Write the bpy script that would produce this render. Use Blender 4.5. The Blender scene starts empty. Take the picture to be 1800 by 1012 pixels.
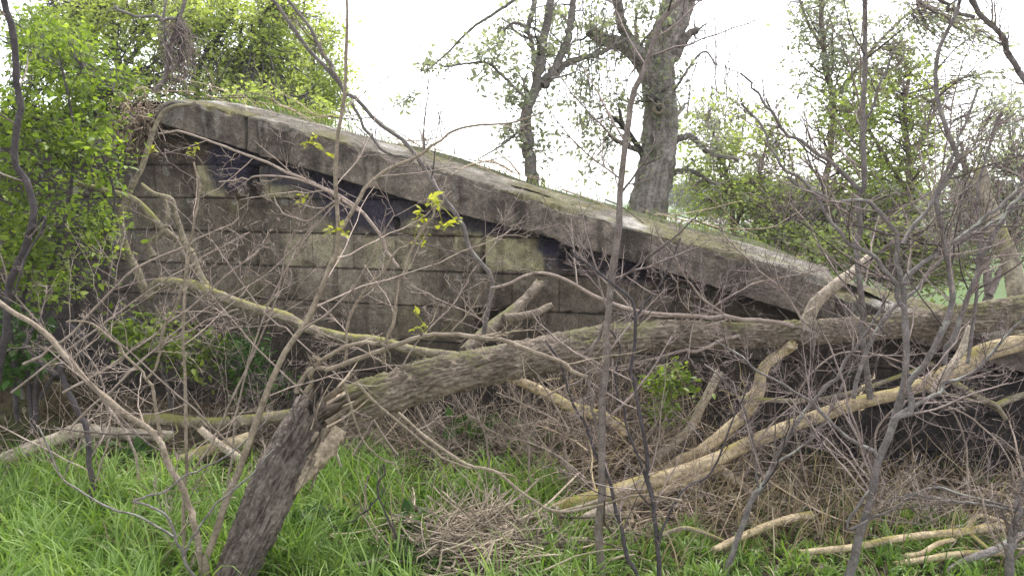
import bpy, math, random
import numpy as np
from mathutils import Matrix, Vector
D = bpy.data
scene = bpy.context.scene
R_ = math.radians

# ------------------------------------------------------------------ camera, sky, sun, exposure
CAM_H = 1.75
PITCH = math.atan(156 / 1400)
ROLL = R_(0.43)
cd = D.cameras.new('camera'); cd.sensor_width = 36; cd.lens = 28; cd.clip_end = 3000; cd.clip_start = 0.05
cam = D.objects.new('camera', cd); scene.collection.objects.link(cam); scene.camera = cam
MW = Matrix.Translation((0, 0, CAM_H)) @ Matrix.Rotation(math.pi / 2 - PITCH, 4, 'X') @ Matrix.Rotation(ROLL, 4, 'Z')
cam.matrix_world = MW
CR = np.array(MW.to_3x3())
SUN_EL, SUN_ROT = 58, 20
w = D.worlds.new('World'); scene.world = w; w.use_nodes = True
nt = w.node_tree; bg = nt.nodes['Background']
sky = nt.nodes.new('ShaderNodeTexSky'); sky.sky_type = 'NISHITA'; sky.sun_disc = False
sky.sun_elevation = R_(SUN_EL); sky.sun_rotation = R_(SUN_ROT); sky.dust_density = 1.0; sky.air_density = 1.0
hs = nt.nodes.new('ShaderNodeHueSaturation'); hs.inputs['Saturation'].default_value = 0.2; hs.inputs['Value'].default_value = 1.6
nt.links.new(sky.outputs[0], hs.inputs['Color']); nt.links.new(hs.outputs[0], bg.inputs[0])
bg.inputs[1].default_value = 0.15
sd = D.lights.new('sun', 'SUN'); sd.energy = 2.2; sd.angle = R_(10); sd.color = (1, 0.97, 0.94)
sun = D.objects.new('sun', sd); scene.collection.objects.link(sun)
az = R_(SUN_ROT); el = R_(SUN_EL)
sdir = Vector((math.sin(az) * math.cos(el), math.cos(az) * math.cos(el), math.sin(el)))
sun.rotation_euler = sdir.to_track_quat('Z', 'Y').to_euler()
scene.view_settings.view_transform = 'Standard'; scene.view_settings.look = 'None'
scene.view_settings.exposure = 0.93; scene.view_settings.gamma = 1
scene.render.engine = 'CYCLES'
scene.cycles.max_bounces = 6; scene.cycles.diffuse_bounces = 3; scene.cycles.glossy_bounces = 2
scene.cycles.transmission_bounces = 3; scene.cycles.transparent_max_bounces = 4
scene.render.resolution_x = 1024; scene.render.resolution_y = 575

# ------------------------------------------------------------------ geometry helpers
def ray(px, py):
    px = np.asarray(px, float); py = np.asarray(py, float)
    c = np.stack([(px - 900) / 1400, -(py - 506) / 1400, -np.ones_like(px)], -1)
    return c @ CR.T
def at(px, py, Y):
    r = ray(px, py); Y = np.asarray(Y, float)
    return np.array([0, 0, CAM_H]) + r * (Y / r[..., 1])[..., None]
TH = math.atan(0.28)                      # the wall's turn towards the camera on the right
WN = np.array([math.sin(TH), math.cos(TH), 0.0]); WD = np.array([math.cos(TH), -math.sin(TH), 0.0])
W0 = np.array([0, 5.9, 0.0])
def onwall(px, py, off=0.0):              # off > 0 : in front of the wall face
    r = ray(px, py); o = np.array([0, 0, CAM_H])
    t = (np.dot(W0 - o, WN) - off) / (r @ WN)
    return o + r * t[..., None]
def wuv(p):
    q = p - W0
    return q @ WD, p[..., 2]
def ongr(px, py, z=0.0):
    r = ray(px, py); t = (z - CAM_H) / r[..., 2]
    return np.array([0, 0, CAM_H]) + r * t[..., None]

def h3(ix, iy, iz, s):
    n = (ix * 374761393 + iy * 668265263 + iz * 2147483647 % 1000003 * 1274126177 + s * 1442695041) & 0xffffffff
    n = ((n ^ (n >> 13)) * 1274126177) & 0xffffffff
    n = ((n ^ (n >> 16)) * 2246822519) & 0xffffffff
    return ((n ^ (n >> 15)) & 0xffff) / 65535.0
def vnoise(p, s=0):
    p = np.asarray(p, float); f = np.floor(p); i = f.astype(np.int64); f = p - f; f = f * f * (3 - 2 * f)
    x, y, z = i[..., 0], i[..., 1], i[..., 2]
    def c(a, b, d): return h3(x + a, y + b, z + d, s)
    fx, fy, fz = f[..., 0], f[..., 1], f[..., 2]
    a = c(0,0,0)*(1-fx)+c(1,0,0)*fx; b = c(0,1,0)*(1-fx)+c(1,1,0)*fx
    d = c(0,0,1)*(1-fx)+c(1,0,1)*fx; e = c(0,1,1)*(1-fx)+c(1,1,1)*fx
    return (a*(1-fy)+b*fy)*(1-fz)+(d*(1-fy)+e*fy)*fz
def fbm(p, o=4, s=0, g=0.5):
    p = np.asarray(p, float); a = 1.0; t = 0; r = 0
    for k in range(o):
        r = r + a * vnoise(p, s + k * 17); t += a; a *= g; p = p * 2.03 + 11.7
    return r / t
def sm(a, b, x): 
    t = np.clip((x - a) / (b - a), 0, 1); return t * t * (3 - 2 * t)
def nrm(v): return v / (np.linalg.norm(v, axis=-1, keepdims=True) + 1e-9)

class MB:
    def __init__(s): s.v = []; s.q = []; s.t = []; s.a = []; s.n = 0
    def add(s, v, q=None, t=None, a=None):
        v = np.asarray(v, float).reshape(-1, 3)
        if q is not None and len(q): s.q.append(np.asarray(q, np.int64).reshape(-1, 4) + s.n)
        if t is not None and len(t): s.t.append(np.asarray(t, np.int64).reshape(-1, 3) + s.n)
        s.v.append(v); s.a.append(np.full(len(v), 0.5) if a is None else np.broadcast_to(np.asarray(a, float), (len(v),)) if np.ndim(a) < 1 else np.asarray(a, float).ravel())
        s.n += len(v)
    def build(s, name, mat, parent=None, smooth=True, col=None):
        v = np.concatenate(s.v) if s.v else np.zeros((0, 3))
        q = np.concatenate(s.q) if s.q else np.zeros((0, 4), np.int64)
        t = np.concatenate(s.t) if s.t else np.zeros((0, 3), np.int64)
        org = np.zeros(3)
        if parent is not None:
            org = np.zeros(3); pp = parent
            while pp is not None: org = org + np.array(pp.location); pp = pp.parent
        else: org = np.array([v[:, 0].mean(), v[:, 1].mean(), v[:, 2].min()]) if len(v) else org
        me = D.meshes.new(name)
        me.vertices.add(len(v)); me.vertices.foreach_set('co', (v - org).astype(np.float32).ravel())
        li = np.concatenate([q.ravel(), t.ravel()]).astype(np.int32)
        me.loops.add(len(li)); me.loops.foreach_set('vertex_index', li)
        st = np.concatenate([np.arange(len(q)) * 4, len(q) * 4 + np.arange(len(t)) * 3]).astype(np.int32)
        me.polygons.add(len(st)); me.polygons.foreach_set('loop_start', st)
        me.polygons.foreach_set('use_smooth', np.full(len(st), smooth))
        me.update(calc_edges=True)
        at_ = me.attributes.new('var', 'FLOAT', 'POINT'); at_.data.foreach_set('value', np.concatenate(s.a).astype(np.float32))
        if col is not None:
            ca = me.attributes.new('col', 'FLOAT_COLOR', 'POINT')
            ca.data.foreach_set('color', np.concatenate([col, np.ones((len(col), 1))], 1).astype(np.float32).ravel())
        me.materials.append(mat)
        o = D.objects.new(name, me); scene.collection.objects.link(o)
        if parent is not None: o.parent = parent
        else: o.location = org
        return o

def tubes(mb, P, R, sides=5, a=None, wig=0):
    """P (M,N,3) R (M,N)"""
    if len(P) == 0: return
    M, N, _ = P.shape
    T = nrm(np.gradient(P, axis=1))
    ref = np.zeros_like(T); T0 = nrm(P[:, -1] - P[:, 0])
    k = np.argmin(np.abs(T0), axis=1); ref[np.arange(M), :, k] = 1
    A = nrm(np.cross(T, ref)); B = np.cross(T, A)
    th = np.arange(sides) * 2 * math.pi / sides
    V = P[:, :, None] + R[:, :, None, None] * (np.cos(th)[None, None, :, None] * A[:, :, None] + np.sin(th)[None, None, :, None] * B[:, :, None])
    m, n, s = np.meshgrid(np.arange(M), np.arange(N - 1), np.arange(sides), indexing='ij')
    s2 = (s + 1) % sides
    q = np.stack([(m * N + n) * sides + s, (m * N + n) * sides + s2, (m * N + n + 1) * sides + s2, (m * N + n + 1) * sides + s], -1)
    if a is None: a = np.random.rand(M)
    aa = np.repeat(np.broadcast_to(a, (M,)), N * sides)
    mb.add(V.reshape(-1, 3), q.reshape(-1, 4), None, aa)

def cr(pts, n):
    p = np.asarray(pts, float)
    if len(p) == 2: p = np.stack([p[0], (p[0] + p[1]) / 2, p[1]])
    e = np.concatenate([[2 * p[0] - p[1]], p, [2 * p[-1] - p[-2]]])
    out = []
    for i in range(len(p) - 1):
        t = np.linspace(0, 1, 12, endpoint=False)[:, None]
        a, b, c, d = e[i], e[i+1], e[i+2], e[i+3]
        out.append(0.5 * (2*b + (c-a)*t + (2*a-5*b+4*c-d)*t*t + (3*b-a-3*c+d)*t**3))
    out.append(p[-1:]); c = np.concatenate(out)
    s = np.concatenate([[0], np.cumsum(np.linalg.norm(np.diff(c[:, :3], axis=0), axis=1))])
    u = np.linspace(0, s[-1], n)
    return np.stack([np.interp(u, s, c[:, k]) for k in range(c.shape[1])], 1)
def trace(pts, Y0, Y1, w0, w1, n=24):
    """polyline given by picture points, Y metres away from Y0 to Y1, half widths in picture points"""
    p = np.asarray(pts, float); s = np.concatenate([[0], np.cumsum(np.linalg.norm(np.diff(p[:, :2], axis=0), axis=1))]); s /= s[-1]
    Y = p[:, 2] if p.shape[1] > 2 else Y0 + (Y1 - Y0) * s
    w3 = at(p[:, 0], p[:, 1], Y); wd = (w0 + (w1 - w0) * s) * Y / 1400
    c = cr(np.concatenate([w3, wd[:, None]], 1), n)
    return c[:, :3], np.maximum(c[:, 3], 0.0008)

def grow(P, R, n, lr, ang, N, wob, up, rr, t0, rng, taper=0.3, lmin=0.0, lmax=9, zig=0.0, fixed=None):
    M, K, _ = P.shape
    L = np.linalg.norm(np.diff(P, axis=1), axis=2).sum(1)
    idx = np.repeat(np.arange(M), n) if fixed is None else rng.choice(M, fixed, p=L / L.sum())
    m = len(idx); t = t0 + (1 - t0) * rng.random(m)
    f = t * (K - 1); i0 = np.minimum(f.astype(int), K - 2); fr = (f - i0)[:, None]
    pos = P[idx, i0] * (1 - fr) + P[idx, i0 + 1] * fr
    tan = nrm(P[idx, i0 + 1] - P[idx, i0]); rad = R[idx, i0] * (1 - fr[:, 0]) + R[idx, i0 + 1] * fr[:, 0]
    pr = nrm(np.cross(tan, rng.normal(size=(m, 3)))); a = np.radians(ang) * rng.uniform(0.6, 1.35, m)[:, None]
    d = nrm(np.cos(a) * tan + np.sin(a) * pr)
    ln = np.clip(L[idx] * lr * (1 - 0.45 * t) * rng.uniform(0.45, 1.3, m), lmin, lmax)
    out = np.zeros((m, N, 3)); out[:, 0] = pos
    zz = nrm(np.cross(d, rng.normal(size=(m, 3))))
    for k in range(1, N):
        d = nrm(d + wob * rng.normal(size=(m, 3)) + np.array([0, 0, up]) + zz * zig * (1 if k % 2 else -1))
        out[:, k] = out[:, k - 1] + d * (ln / (N - 1))[:, None]
    r0 = rad * rr * rng.uniform(0.7, 1.1, m)
    R2 = r0[:, None] * np.linspace(1, taper, N)[None]
    return out, R2

def leaves(mb, C, size, rng, dirs=None, flat=0.4, aspect=0.5, var=None, near=False):
    """folded leaf blades at C"""
    m = len(C)
    if m == 0: return
    sz = (size * rng.uniform(0.4, 1.45, m))[:, None]
    d = rng.normal(size=(m, 3)); d[:, 2] = d[:, 2] * flat
    if dirs is not None: d = nrm(d) * 0.8 + dirs
    d = nrm(d); up = np.array([0, 0, 1.0]) + rng.normal(size=(m, 3)) * 0.55
    s = nrm(np.cross(d, up)); n = np.cross(s, d)
    wv = aspect * sz * 0.5
    v = rng.random(m) if var is None else var
    if near:
        droop = -0.12 * sz * n
        pts = [C, C + d*sz*0.3 + s*wv + n*sz*0.06, C + d*sz*0.65 + s*wv*0.75 + n*sz*0.05, C + d*sz + droop, C + d*sz*0.65 - s*wv*0.75 + n*sz*0.05, C + d*sz*0.3 - s*wv + n*sz*0.06, C + d*sz*0.5]
        V = np.stack(pts, 1); b = (np.arange(m) * 7)[:, None]
        q = np.concatenate([b + np.array([[0, 1, 2, 6]]), b + np.array([[0, 6, 4, 5]])]); t = np.concatenate([b + np.array([[6, 2, 3]]), b + np.array([[6, 3, 4]])])
        mb.add(V.reshape(-1, 3), q, t, np.repeat(v, 7))
    else:
        V = np.stack([C, C + d*sz*0.45 + s*wv + n*sz*0.08, C + d*sz, C + d*sz*0.45 - s*wv + n*sz*0.08], 1)
        b = (np.arange(m) * 4)[:, None]
        t = np.concatenate([b + np.array([[0, 1, 2]]), b + np.array([[0, 2, 3]])])
        mb.add(V.reshape(-1, 3), None, t, np.repeat(v, 4))

# ------------------------------------------------------------------ materials
def nodemat(name, rough=0.85):
    m = D.materials.new(name); m.use_nodes = True; t = m.node_tree; b = t.nodes['Principled BSDF']
    b.inputs['Roughness'].default_value = rough; b.inputs['Specular IOR Level'].default_value = 0.25
    return m, t, b
def N(t, kind, **k):
    n = t.nodes.new(kind)
    for a, v in k.items():
        if a.startswith('i_'): n.inputs[a[2:].replace('_', ' ')].default_value = v
        else: setattr(n, a, v)
    return n
def ramp(t, src, stops):
    r = t.nodes.new('ShaderNodeValToRGB'); e = r.color_ramp.elements
    while len(e) < len(stops): e.new(0.5)
    for el_, (p, c) in zip(e, stops):
        el_.position = p; el_.color = (*c, 1) if len(c) == 3 else c
    t.links.new(src, r.inputs[0]); return r.outputs[0]
def mix(t, fac, a, b, mode='MIX'):
    n = t.nodes.new('ShaderNodeMix'); n.data_type = 'RGBA'; n.blend_type = mode
    for s, v in ((0, fac), (6, a), (7, b)):
        if isinstance(v, (int, float)): n.inputs[s].default_value = v
        elif isinstance(v, tuple): n.inputs[s].default_value = (*v, 1)
        else: t.links.new(v, n.inputs[s])
    return n.outputs[2]
def barkmat(name, c0, c1, c2=None, scale=8, stretch=1, bump=0.6, moss=None, mossamt=0.5, dist=0.01, spec=0.25):
    m, t, b = nodemat(name); b.inputs['Specular IOR Level'].default_value = spec
    co = N(t, 'ShaderNodeTexCoord'); n1 = N(t, 'ShaderNodeTexNoise', i_Scale=scale, i_Detail=7.0, i_Roughness=0.65)
    t.links.new(co.outputs['Object'], n1.inputs['Vector'])
    stops = [(0.3, c0), (0.62, c1)] + ([(0.8, c2)] if c2 else [])
    c = ramp(t, n1.outputs[0], stops)
    at_ = N(t, 'ShaderNodeAttribute', attribute_name='var')
    c = mix(t, 1.0, c, ramp(t, at_.outputs['Fac'], [(0.1, (0.30, 0.29, 0.29)), (0.9, (1.5, 1.48, 1.43))]), 'MULTIPLY')
    n2 = N(t, 'ShaderNodeTexNoise', i_Scale=scale * 6, i_Detail=6.0, i_Roughness=0.7)
    t.links.new(co.outputs['Object'], n2.inputs['Vector'])
    c = mix(t, 0.8, c, ramp(t, n2.outputs[0], [(0.3, (0.45, 0.45, 0.45)), (0.7, (1.5, 1.5, 1.5))]), 'MULTIPLY')
    if moss:
        g = N(t, 'ShaderNodeNewGeometry'); sx = N(t, 'ShaderNodeSeparateXYZ'); t.links.new(g.outputs['Normal'], sx.inputs[0])
        n3 = N(t, 'ShaderNodeTexNoise', i_Scale=scale * 0.6, i_Detail=5.0); t.links.new(co.outputs['Object'], n3.inputs['Vector'])
        ma = N(t, 'ShaderNodeMath', operation='MULTIPLY_ADD'); t.links.new(sx.outputs[2], ma.inputs[0]); ma.inputs[1].default_value = 0.22; t.links.new(n3.outputs[0], ma.inputs[2])
        f = ramp(t, ma.outputs[0], [(0.66 - mossamt * 0.2, (0, 0, 0)), (0.78 - mossamt * 0.2, (1, 1, 1))])
        c = mix(t, f, c, moss)
    t.links.new(c, b.inputs['Base Color'])
    bm = N(t, 'ShaderNodeBump', i_Strength=bump, i_Distance=dist); t.links.new(n2.outputs[0], bm.inputs['Height']); t.links.new(bm.outputs[0], b.inputs['Normal'])
    return m
def leafmat(name, c0, c1, c2, trans=0.4, rough=0.5):
    m = D.materials.new(name); m.use_nodes = True; t = m.node_tree; b = t.nodes['Principled BSDF']
    b.inputs['Roughness'].default_value = rough; b.inputs['Specular IOR Level'].default_value = 0.3
    a = N(t, 'ShaderNodeAttribute', attribute_name='var')
    c = ramp(t, a.outputs['Fac'], [(0, c0), (0.55, c1), (1, c2)])
    t.links.new(c, b.inputs['Base Color'])
    tr = N(t, 'ShaderNodeBsdfTranslucent'); t.links.new(mix(t, 1.0, c, (1.3, 1.35, 0.6), 'MULTIPLY'), tr.inputs[0])
    ms = N(t, 'ShaderNodeMixShader'); ms.inputs[0].default_value = trans
    t.links.new(b.outputs[0], ms.inputs[1]); t.links.new(tr.outputs[0], ms.inputs[2])
    t.links.new(ms.outputs[0], t.nodes['Material Output'].inputs[0]); return m

M_trunk = barkmat('old_bark', (0.06, 0.048, 0.042), (0.175, 0.145, 0.125), (0.32, 0.275, 0.24), 9, bump=0.9, dist=0.012)
M_fallen = barkmat('fallen_bark', (0.095, 0.075, 0.06), (0.225, 0.185, 0.148), (0.38, 0.33, 0.27), 7, bump=0.9, dist=0.012, moss=(0.17, 0.16, 0.075), mossamt=0.25)
M_wood = barkmat('torn_wood', (0.20, 0.155, 0.115), (0.42, 0.345, 0.26), (0.60, 0.52, 0.42), 10, bump=0.6)
M_pole = barkmat('barkless_wood', (0.26, 0.20, 0.13), (0.46, 0.375, 0.25), (0.60, 0.51, 0.37), 6, bump=0.6, moss=(0.30, 0.25, 0.09), mossamt=0.1)
M_pale = barkmat('pale_dead_wood', (0.22, 0.18, 0.14), (0.42, 0.36, 0.29), (0.60, 0.54, 0.46), 9, bump=0.6)
M_mossy = barkmat('mossy_bark', (0.12, 0.10, 0.075), (0.28, 0.24, 0.18), (0.48, 0.43, 0.35), 9, bump=0.8, moss=(0.27, 0.25, 0.09), mossamt=0.3)
M_grey = barkmat('grey_bark', (0.13, 0.115, 0.11), (0.28, 0.25, 0.24), (0.46, 0.43, 0.41), 18, bump=0.7, moss=(0.36, 0.36, 0.30), mossamt=0.1)
M_dark = barkmat('dark_bark', (0.05, 0.042, 0.045), (0.11, 0.095, 0.10), (0.19, 0.17, 0.17), 14, bump=0.4)
M_tan = barkmat('tan_bark', (0.21, 0.17, 0.125), (0.38, 0.315, 0.245), (0.52, 0.45, 0.36), 12, bump=0.35)
M_twig = barkmat('twig_bark', (0.24, 0.19, 0.16), (0.43, 0.35, 0.305), (0.60, 0.52, 0.46), 16, bump=0.2)
M_twigd = barkmat('dark_twig_bark', (0.16, 0.125, 0.115), (0.31, 0.25, 0.235), (0.48, 0.41, 0.385), 16, bump=0.2)
M_tree = barkmat('tree_bark', (0.13, 0.115, 0.105), (0.28, 0.25, 0.235), (0.42, 0.38, 0.355), 6, bump=0.8, dist=0.02, moss=(0.16, 0.17, 0.09), mossamt=0.2)
M_brush = barkmat('brush_wood', (0.22, 0.16, 0.12), (0.46, 0.37, 0.28), (0.64, 0.54, 0.43), 10, bump=0.2)
M_heap = barkmat('bleached_twigs', (0.32, 0.26, 0.20), (0.56, 0.47, 0.37), (0.74, 0.65, 0.53), 10, bump=0.2)
M_straw = leafmat('dry_straw', (0.16, 0.11, 0.07), (0.33, 0.26, 0.17), (0.50, 0.42, 0.30), 0.2)
M_litter = leafmat('dead_leaves', (0.05, 0.03, 0.02), (0.14, 0.095, 0.06), (0.28, 0.21, 0.14), 0.1)
M_grass = leafmat('grass_blade', (0.045, 0.095, 0.018), (0.16, 0.27, 0.05), (0.36, 0.48, 0.16), 0.4, 0.4)
M_tgrass = leafmat('top_grass', (0.07, 0.13, 0.03), (0.15, 0.22, 0.05), (0.35, 0.33, 0.15), 0.4)
M_elder = leafmat('elder_leaf', (0.07, 0.11, 0.02), (0.20, 0.28, 0.05), (0.40, 0.48, 0.10), 0.5, 0.45)
M_spring = leafmat('spring_leaf', (0.20, 0.25, 0.08), (0.38, 0.44, 0.16), (0.55, 0.58, 0.28), 0.6)
M_hedge = leafmat('hedge_leaf', (0.18, 0.20, 0.13), (0.32, 0.38, 0.18), (0.50, 0.57, 0.20), 0.55)
M_ivy = leafmat('ivy_leaf', (0.20, 0.21, 0.20), (0.31, 0.33, 0.30), (0.43, 0.46, 0.40), 0.5)  # greyed and lightened: veil of glare put into the leaf colour
M_nettle = leafmat('nettle_leaf', (0.03, 0.07, 0.015), (0.07, 0.15, 0.03), (0.15, 0.25, 0.06), 0.35)
M_yellow = leafmat('young_yellow_leaf', (0.28, 0.30, 0.04), (0.42, 0.42, 0.06), (0.55, 0.55, 0.10), 0.45)
M_mossleaf = leafmat('dark_moss', (0.02, 0.02, 0.01), (0.05, 0.045, 0.02), (0.10, 0.08, 0.04), 0.2)
M_farl = leafmat('far_leaf', (0.10, 0.12, 0.09), (0.17, 0.20, 0.15), (0.26, 0.29, 0.22), 0.3)

def groundmat():
    m, t, b = nodemat('soil'); co = N(t, 'ShaderNodeTexCoord')
    n1 = N(t, 'ShaderNodeTexNoise', i_Scale=1.3, i_Detail=8.0, i_Roughness=0.65); t.links.new(co.outputs['Object'], n1.inputs['Vector'])
    n2 = N(t, 'ShaderNodeTexNoise', i_Scale=30.0, i_Detail=6.0, i_Roughness=0.7); t.links.new(co.outputs['Object'], n2.inputs['Vector'])
    c = ramp(t, n1.outputs[0], [(0.35, (0.05, 0.04, 0.028)), (0.5, (0.09, 0.07, 0.045)), (0.65, (0.06, 0.08, 0.025))])
    c = mix(t, 0.9, c, ramp(t, n2.outputs[0], [(0.3, (0.35, 0.35, 0.35)), (0.7, (1.7, 1.6, 1.4))]), 'MULTIPLY')
    a = N(t, 'ShaderNodeAttribute', attribute_name='var')           # 1 = far green meadow
    n3 = N(t, 'ShaderNodeTexNoise', i_Scale=0.3, i_Detail=6.0); t.links.new(co.outputs['Object'], n3.inputs['Vector'])
    c = mix(t, a.outputs['Fac'], c, ramp(t, n3.outputs[0], [(0.3, (0.06, 0.10, 0.025)), (0.7, (0.11, 0.17, 0.045))]))
    t.links.new(c, b.inputs['Base Color'])
    bm = N(t, 'ShaderNodeBump', i_Strength=0.8, i_Distance=0.03); t.links.new(n2.outputs[0], bm.inputs['Height']); t.links.new(bm.outputs[0], b.inputs['Normal'])
    return m
M_soil = groundmat()
def concretemat():
    m, t, b = nodemat('old_concrete', 0.9); co = N(t, 'ShaderNodeTexCoord')
    a = N(t, 'ShaderNodeAttribute', attribute_name='col')
    n1 = N(t, 'ShaderNodeTexNoise', i_Scale=11.0, i_Detail=9.0, i_Roughness=0.72); n2 = N(t, 'ShaderNodeTexNoise', i_Scale=85.0, i_Detail=4.0, i_Roughness=0.7)
    mp = N(t, 'ShaderNodeMapping'); mp.inputs['Rotation'].default_value = (0, 0, TH); t.links.new(co.outputs['Object'], mp.inputs[0])
    for n in (n1, n2): t.links.new(co.outputs['Object'], n.inputs['Vector'])
    c = mix(t, 0.8, a.outputs['Color'], ramp(t, n1.outputs[0], [(0.3, (0.36, 0.34, 0.33)), (0.47, (0.85, 0.84, 0.83)), (0.58, (1.25, 1.23, 1.2)), (0.72, (1.9, 1.85, 1.75))]), 'MULTIPLY')
    c = mix(t, 0.9, c, ramp(t, n2.outputs[0], [(0.3, (0.5, 0.5, 0.5)), (0.7, (1.5, 1.5, 1.5))]), 'MULTIPLY')
    v = N(t, 'ShaderNodeTexVoronoi', i_Scale=38.0); t.links.new(co.outputs['Object'], v.inputs['Vector'])
    c = mix(t, ramp(t, v.outputs['Distance'], [(0.05, (1, 1, 1)), (0.13, (0, 0, 0))]), c, mix(t, 1.0, c, (0.45, 0.45, 0.45), 'MULTIPLY'))
    t.links.new(c, b.inputs['Base Color'])
    ad = N(t, 'ShaderNodeMath', operation='ADD'); t.links.new(n1.outputs[0], ad.inputs[0]); t.links.new(n2.outputs[0], ad.inputs[1])
    bm = N(t, 'ShaderNodeBump', i_Strength=1.0, i_Distance=0.02); t.links.new(ad.outputs[0], bm.inputs['Height']); t.links.new(bm.outputs[0], b.inputs['Normal'])
    return m
M_conc = concretemat()
M_field = nodemat('pale_field')[0]; M_field.node_tree.nodes['Principled BSDF'].inputs['Base Color'].default_value = (0.36, 0.34, 0.32, 1)

def tag(o, label=None, cat=None, group=None, kind=None):
    if label: o['label'] = label
    if cat: o['category'] = cat
    if group: o['group'] = group
    if kind: o['kind'] = kind
    return o
def empty(name, loc, label, cat, group=None):
    o = D.objects.new(name, None); scene.collection.objects.link(o); o.location = loc
    bpy_update.append(o); return tag(o, label, cat, group)
bpy_update = []

# ------------------------------------------------------------------ slab and wall profiles (wall coordinates u, height)
UP = [(262,192),(300,174),(345,180),(430,201),(600,247),(700,276),(790,303),(900,337),(1000,367),(1100,397),(1200,424),(1300,447),(1400,476),(1470,498)]
LO = [(262,212),(300,222),(410,257),(520,291),(600,315),(700,346),(800,374),(900,401),(1000,429),(1100,457),(1200,486),(1300,518),(1400,550),(1470,574)]
SF = 0.14                                                   # slab front edge stands this far before the wall face
def prof(l, off):
    p = np.array(l, float); q = onwall(p[:, 0], p[:, 1], off); u, z = wuv(q); return u, z
uu, zu = prof(UP, SF); ul, zl = prof(LO, SF)
def slab_top(u): return np.interp(u, uu, zu)
def slab_bot(u): return np.interp(u, ul, zl)
def wpt(u, z, off=0.0):
    u = np.asarray(u, float); z = np.asarray(z, float)
    p = W0 + u[..., None] * WD - np.asarray(off)[..., None] * WN if np.ndim(off) else W0 + u[..., None] * WD - off * WN
    p = np.array(p); p[..., 2] = z; return p
U0, U1 = uu[0], uu[-1]
def wtop(u):
    t = slab_bot(u) + 0.03
    l = wuv(onwall(np.array([200.0]), np.array([205.0])))[1][0]
    t = np.where(u < U0, l, t)
    s = np.interp(u, [U1 - 0.1, U1 + 0.02], [0, 1]); t2 = slab_bot(U1) + 0.02 - 0.27 * (u - U1)
    return np.where(u > U1, np.maximum(t2, 0.45), t)
def ground_h(x, y):
    p = np.stack([x * 0.7, y * 0.7, x * 0], -1)
    return 0.10 * (fbm(p, 3, 5) - 0.5) * sm(2, 4, y)

# ------------------------------------------------------------------ ground sheet, embankment
def grid(mb, V, a=None):
    n, m = V.shape[:2]; i, j = np.meshgrid(np.arange(n - 1), np.arange(m - 1), indexing='ij')
    q = np.stack([i*m+j, i*m+j+1, (i+1)*m+j+1, (i+1)*m+j], -1); mb.add(V.reshape(-1, 3), q.reshape(-1, 4), None, None if a is None else a.ravel())
xs = np.concatenate([-np.geomspace(1500, 12, 20), np.linspace(-11, 11, 160), np.geomspace(12, 1500, 20)])
ys = np.concatenate([-np.geomspace(60, 3, 8), np.linspace(-2, 14, 130), np.geomspace(14.5, 2500, 30)])
X, Y = np.meshgrid(xs, ys, indexing='ij')
mb = MB(); grid(mb, np.stack([X, Y, ground_h(X, Y)], -1), sm(10, 13, Y))
tag(mb.build('ground', M_soil), kind='structure')
mb = MB(); a = at(np.array([1180, 1800.0]), np.array([389, 391.0]), np.array([60, 60.0]))
Yf = [58, 78]; V = np.array([[[-5, y, 0.05], [90, y, 0.05]] for y in Yf]); grid(mb, V)
tag(mb.build('pale_field', M_field), kind='structure')

# embankment behind the wall
un = np.linspace(-9, 7.5, 190); wn = np.concatenate([np.linspace(0.12, 3, 40), np.linspace(3.2, 14, 50)])
UU, WW = np.meshgrid(un, wn, indexing='ij')
def emb_h(u, w):
    t = np.interp(u, np.concatenate([[-9, U0], uu[2:], [U1 + 0.8, U1 + 2.5]]), np.concatenate([[zu[1] + 0.02, zu[1] + 0.02], zu[2:] + 0.03, [zu[-1] - 0.35, 0.5]]))
    qx = (u * WD[0] + w * WN[0]) / np.maximum(W0[1] + u * WD[1] + w * WN[1], 1)
    fall = sm(0.9, 5.0, w) * sm(-0.40, -0.24, qx)
    n = 0.12 * (fbm(np.stack([u * 1.2, w * 1.2, u * 0], -1), 4, 9) - 0.5)
    h = t * (1 - fall) + 0.25 * fall
    h = h - 0.3 * sm(0.8, 3.2, w) * sm(-3.0, -1.5, u)
    return h + n + (0.05 * sm(0.3, 0.9, w) - 0.03) * (1 - fall) * (u < U1)
V = wpt(UU, emb_h(UU, WW), -WW)
mb = MB(); grid(mb, V, UU * 0 + 0.3)
tag(mb.build('embankment', M_soil), kind='structure')

# ------------------------------------------------------------------ the concrete wall
wall = empty('retaining_wall', tuple(wpt(0, 0.0)), 'weathered dark concrete block retaining wall with a sloping slab along its top', 'wall')
CH = 0.272
zA = wuv(onwall(np.array([440.0]), np.array([408.0])))[1][0]
nu, nv = 1700, 380
us = np.linspace(-5.6, 5.4, nu); fr = np.linspace(0, 1, nv)
Ug, Fg = np.meshgrid(us, fr, indexing='ij')
top = wtop(us) + 0.02 * (fbm(np.stack([us * 6, us * 0, us * 0], -1), 3, 3) - 0.5)
Z = -0.15 + (top[:, None] + 0.15) * Fg
P3 = np.stack([Ug, Z, Ug * 0], -1)
ci = np.floor((Z - zA) / CH + 0.0); cf = (Z - zA) / CH - ci
wob = 0.006 * (fbm(P3 * 9, 3, 21) - 0.5)
dz = np.minimum(cf, 1 - cf) * CH + wob * 0.6
bw = 0.36; bu = (Ug + 0.5 * bw * (ci % 2) + 0.07 * h3(ci.astype(int), ci.astype(int) * 0, ci.astype(int) * 0, 4)) / bw
bi = np.floor(bu); bf = bu - bi; du = np.minimum(bf, 1 - bf) * bw + wob
ii = bi.astype(int); jj = ci.astype(int)
rnd = h3(ii, jj, ii * 0, 7); rnd2 = h3(ii, jj, ii * 0, 8)
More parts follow.
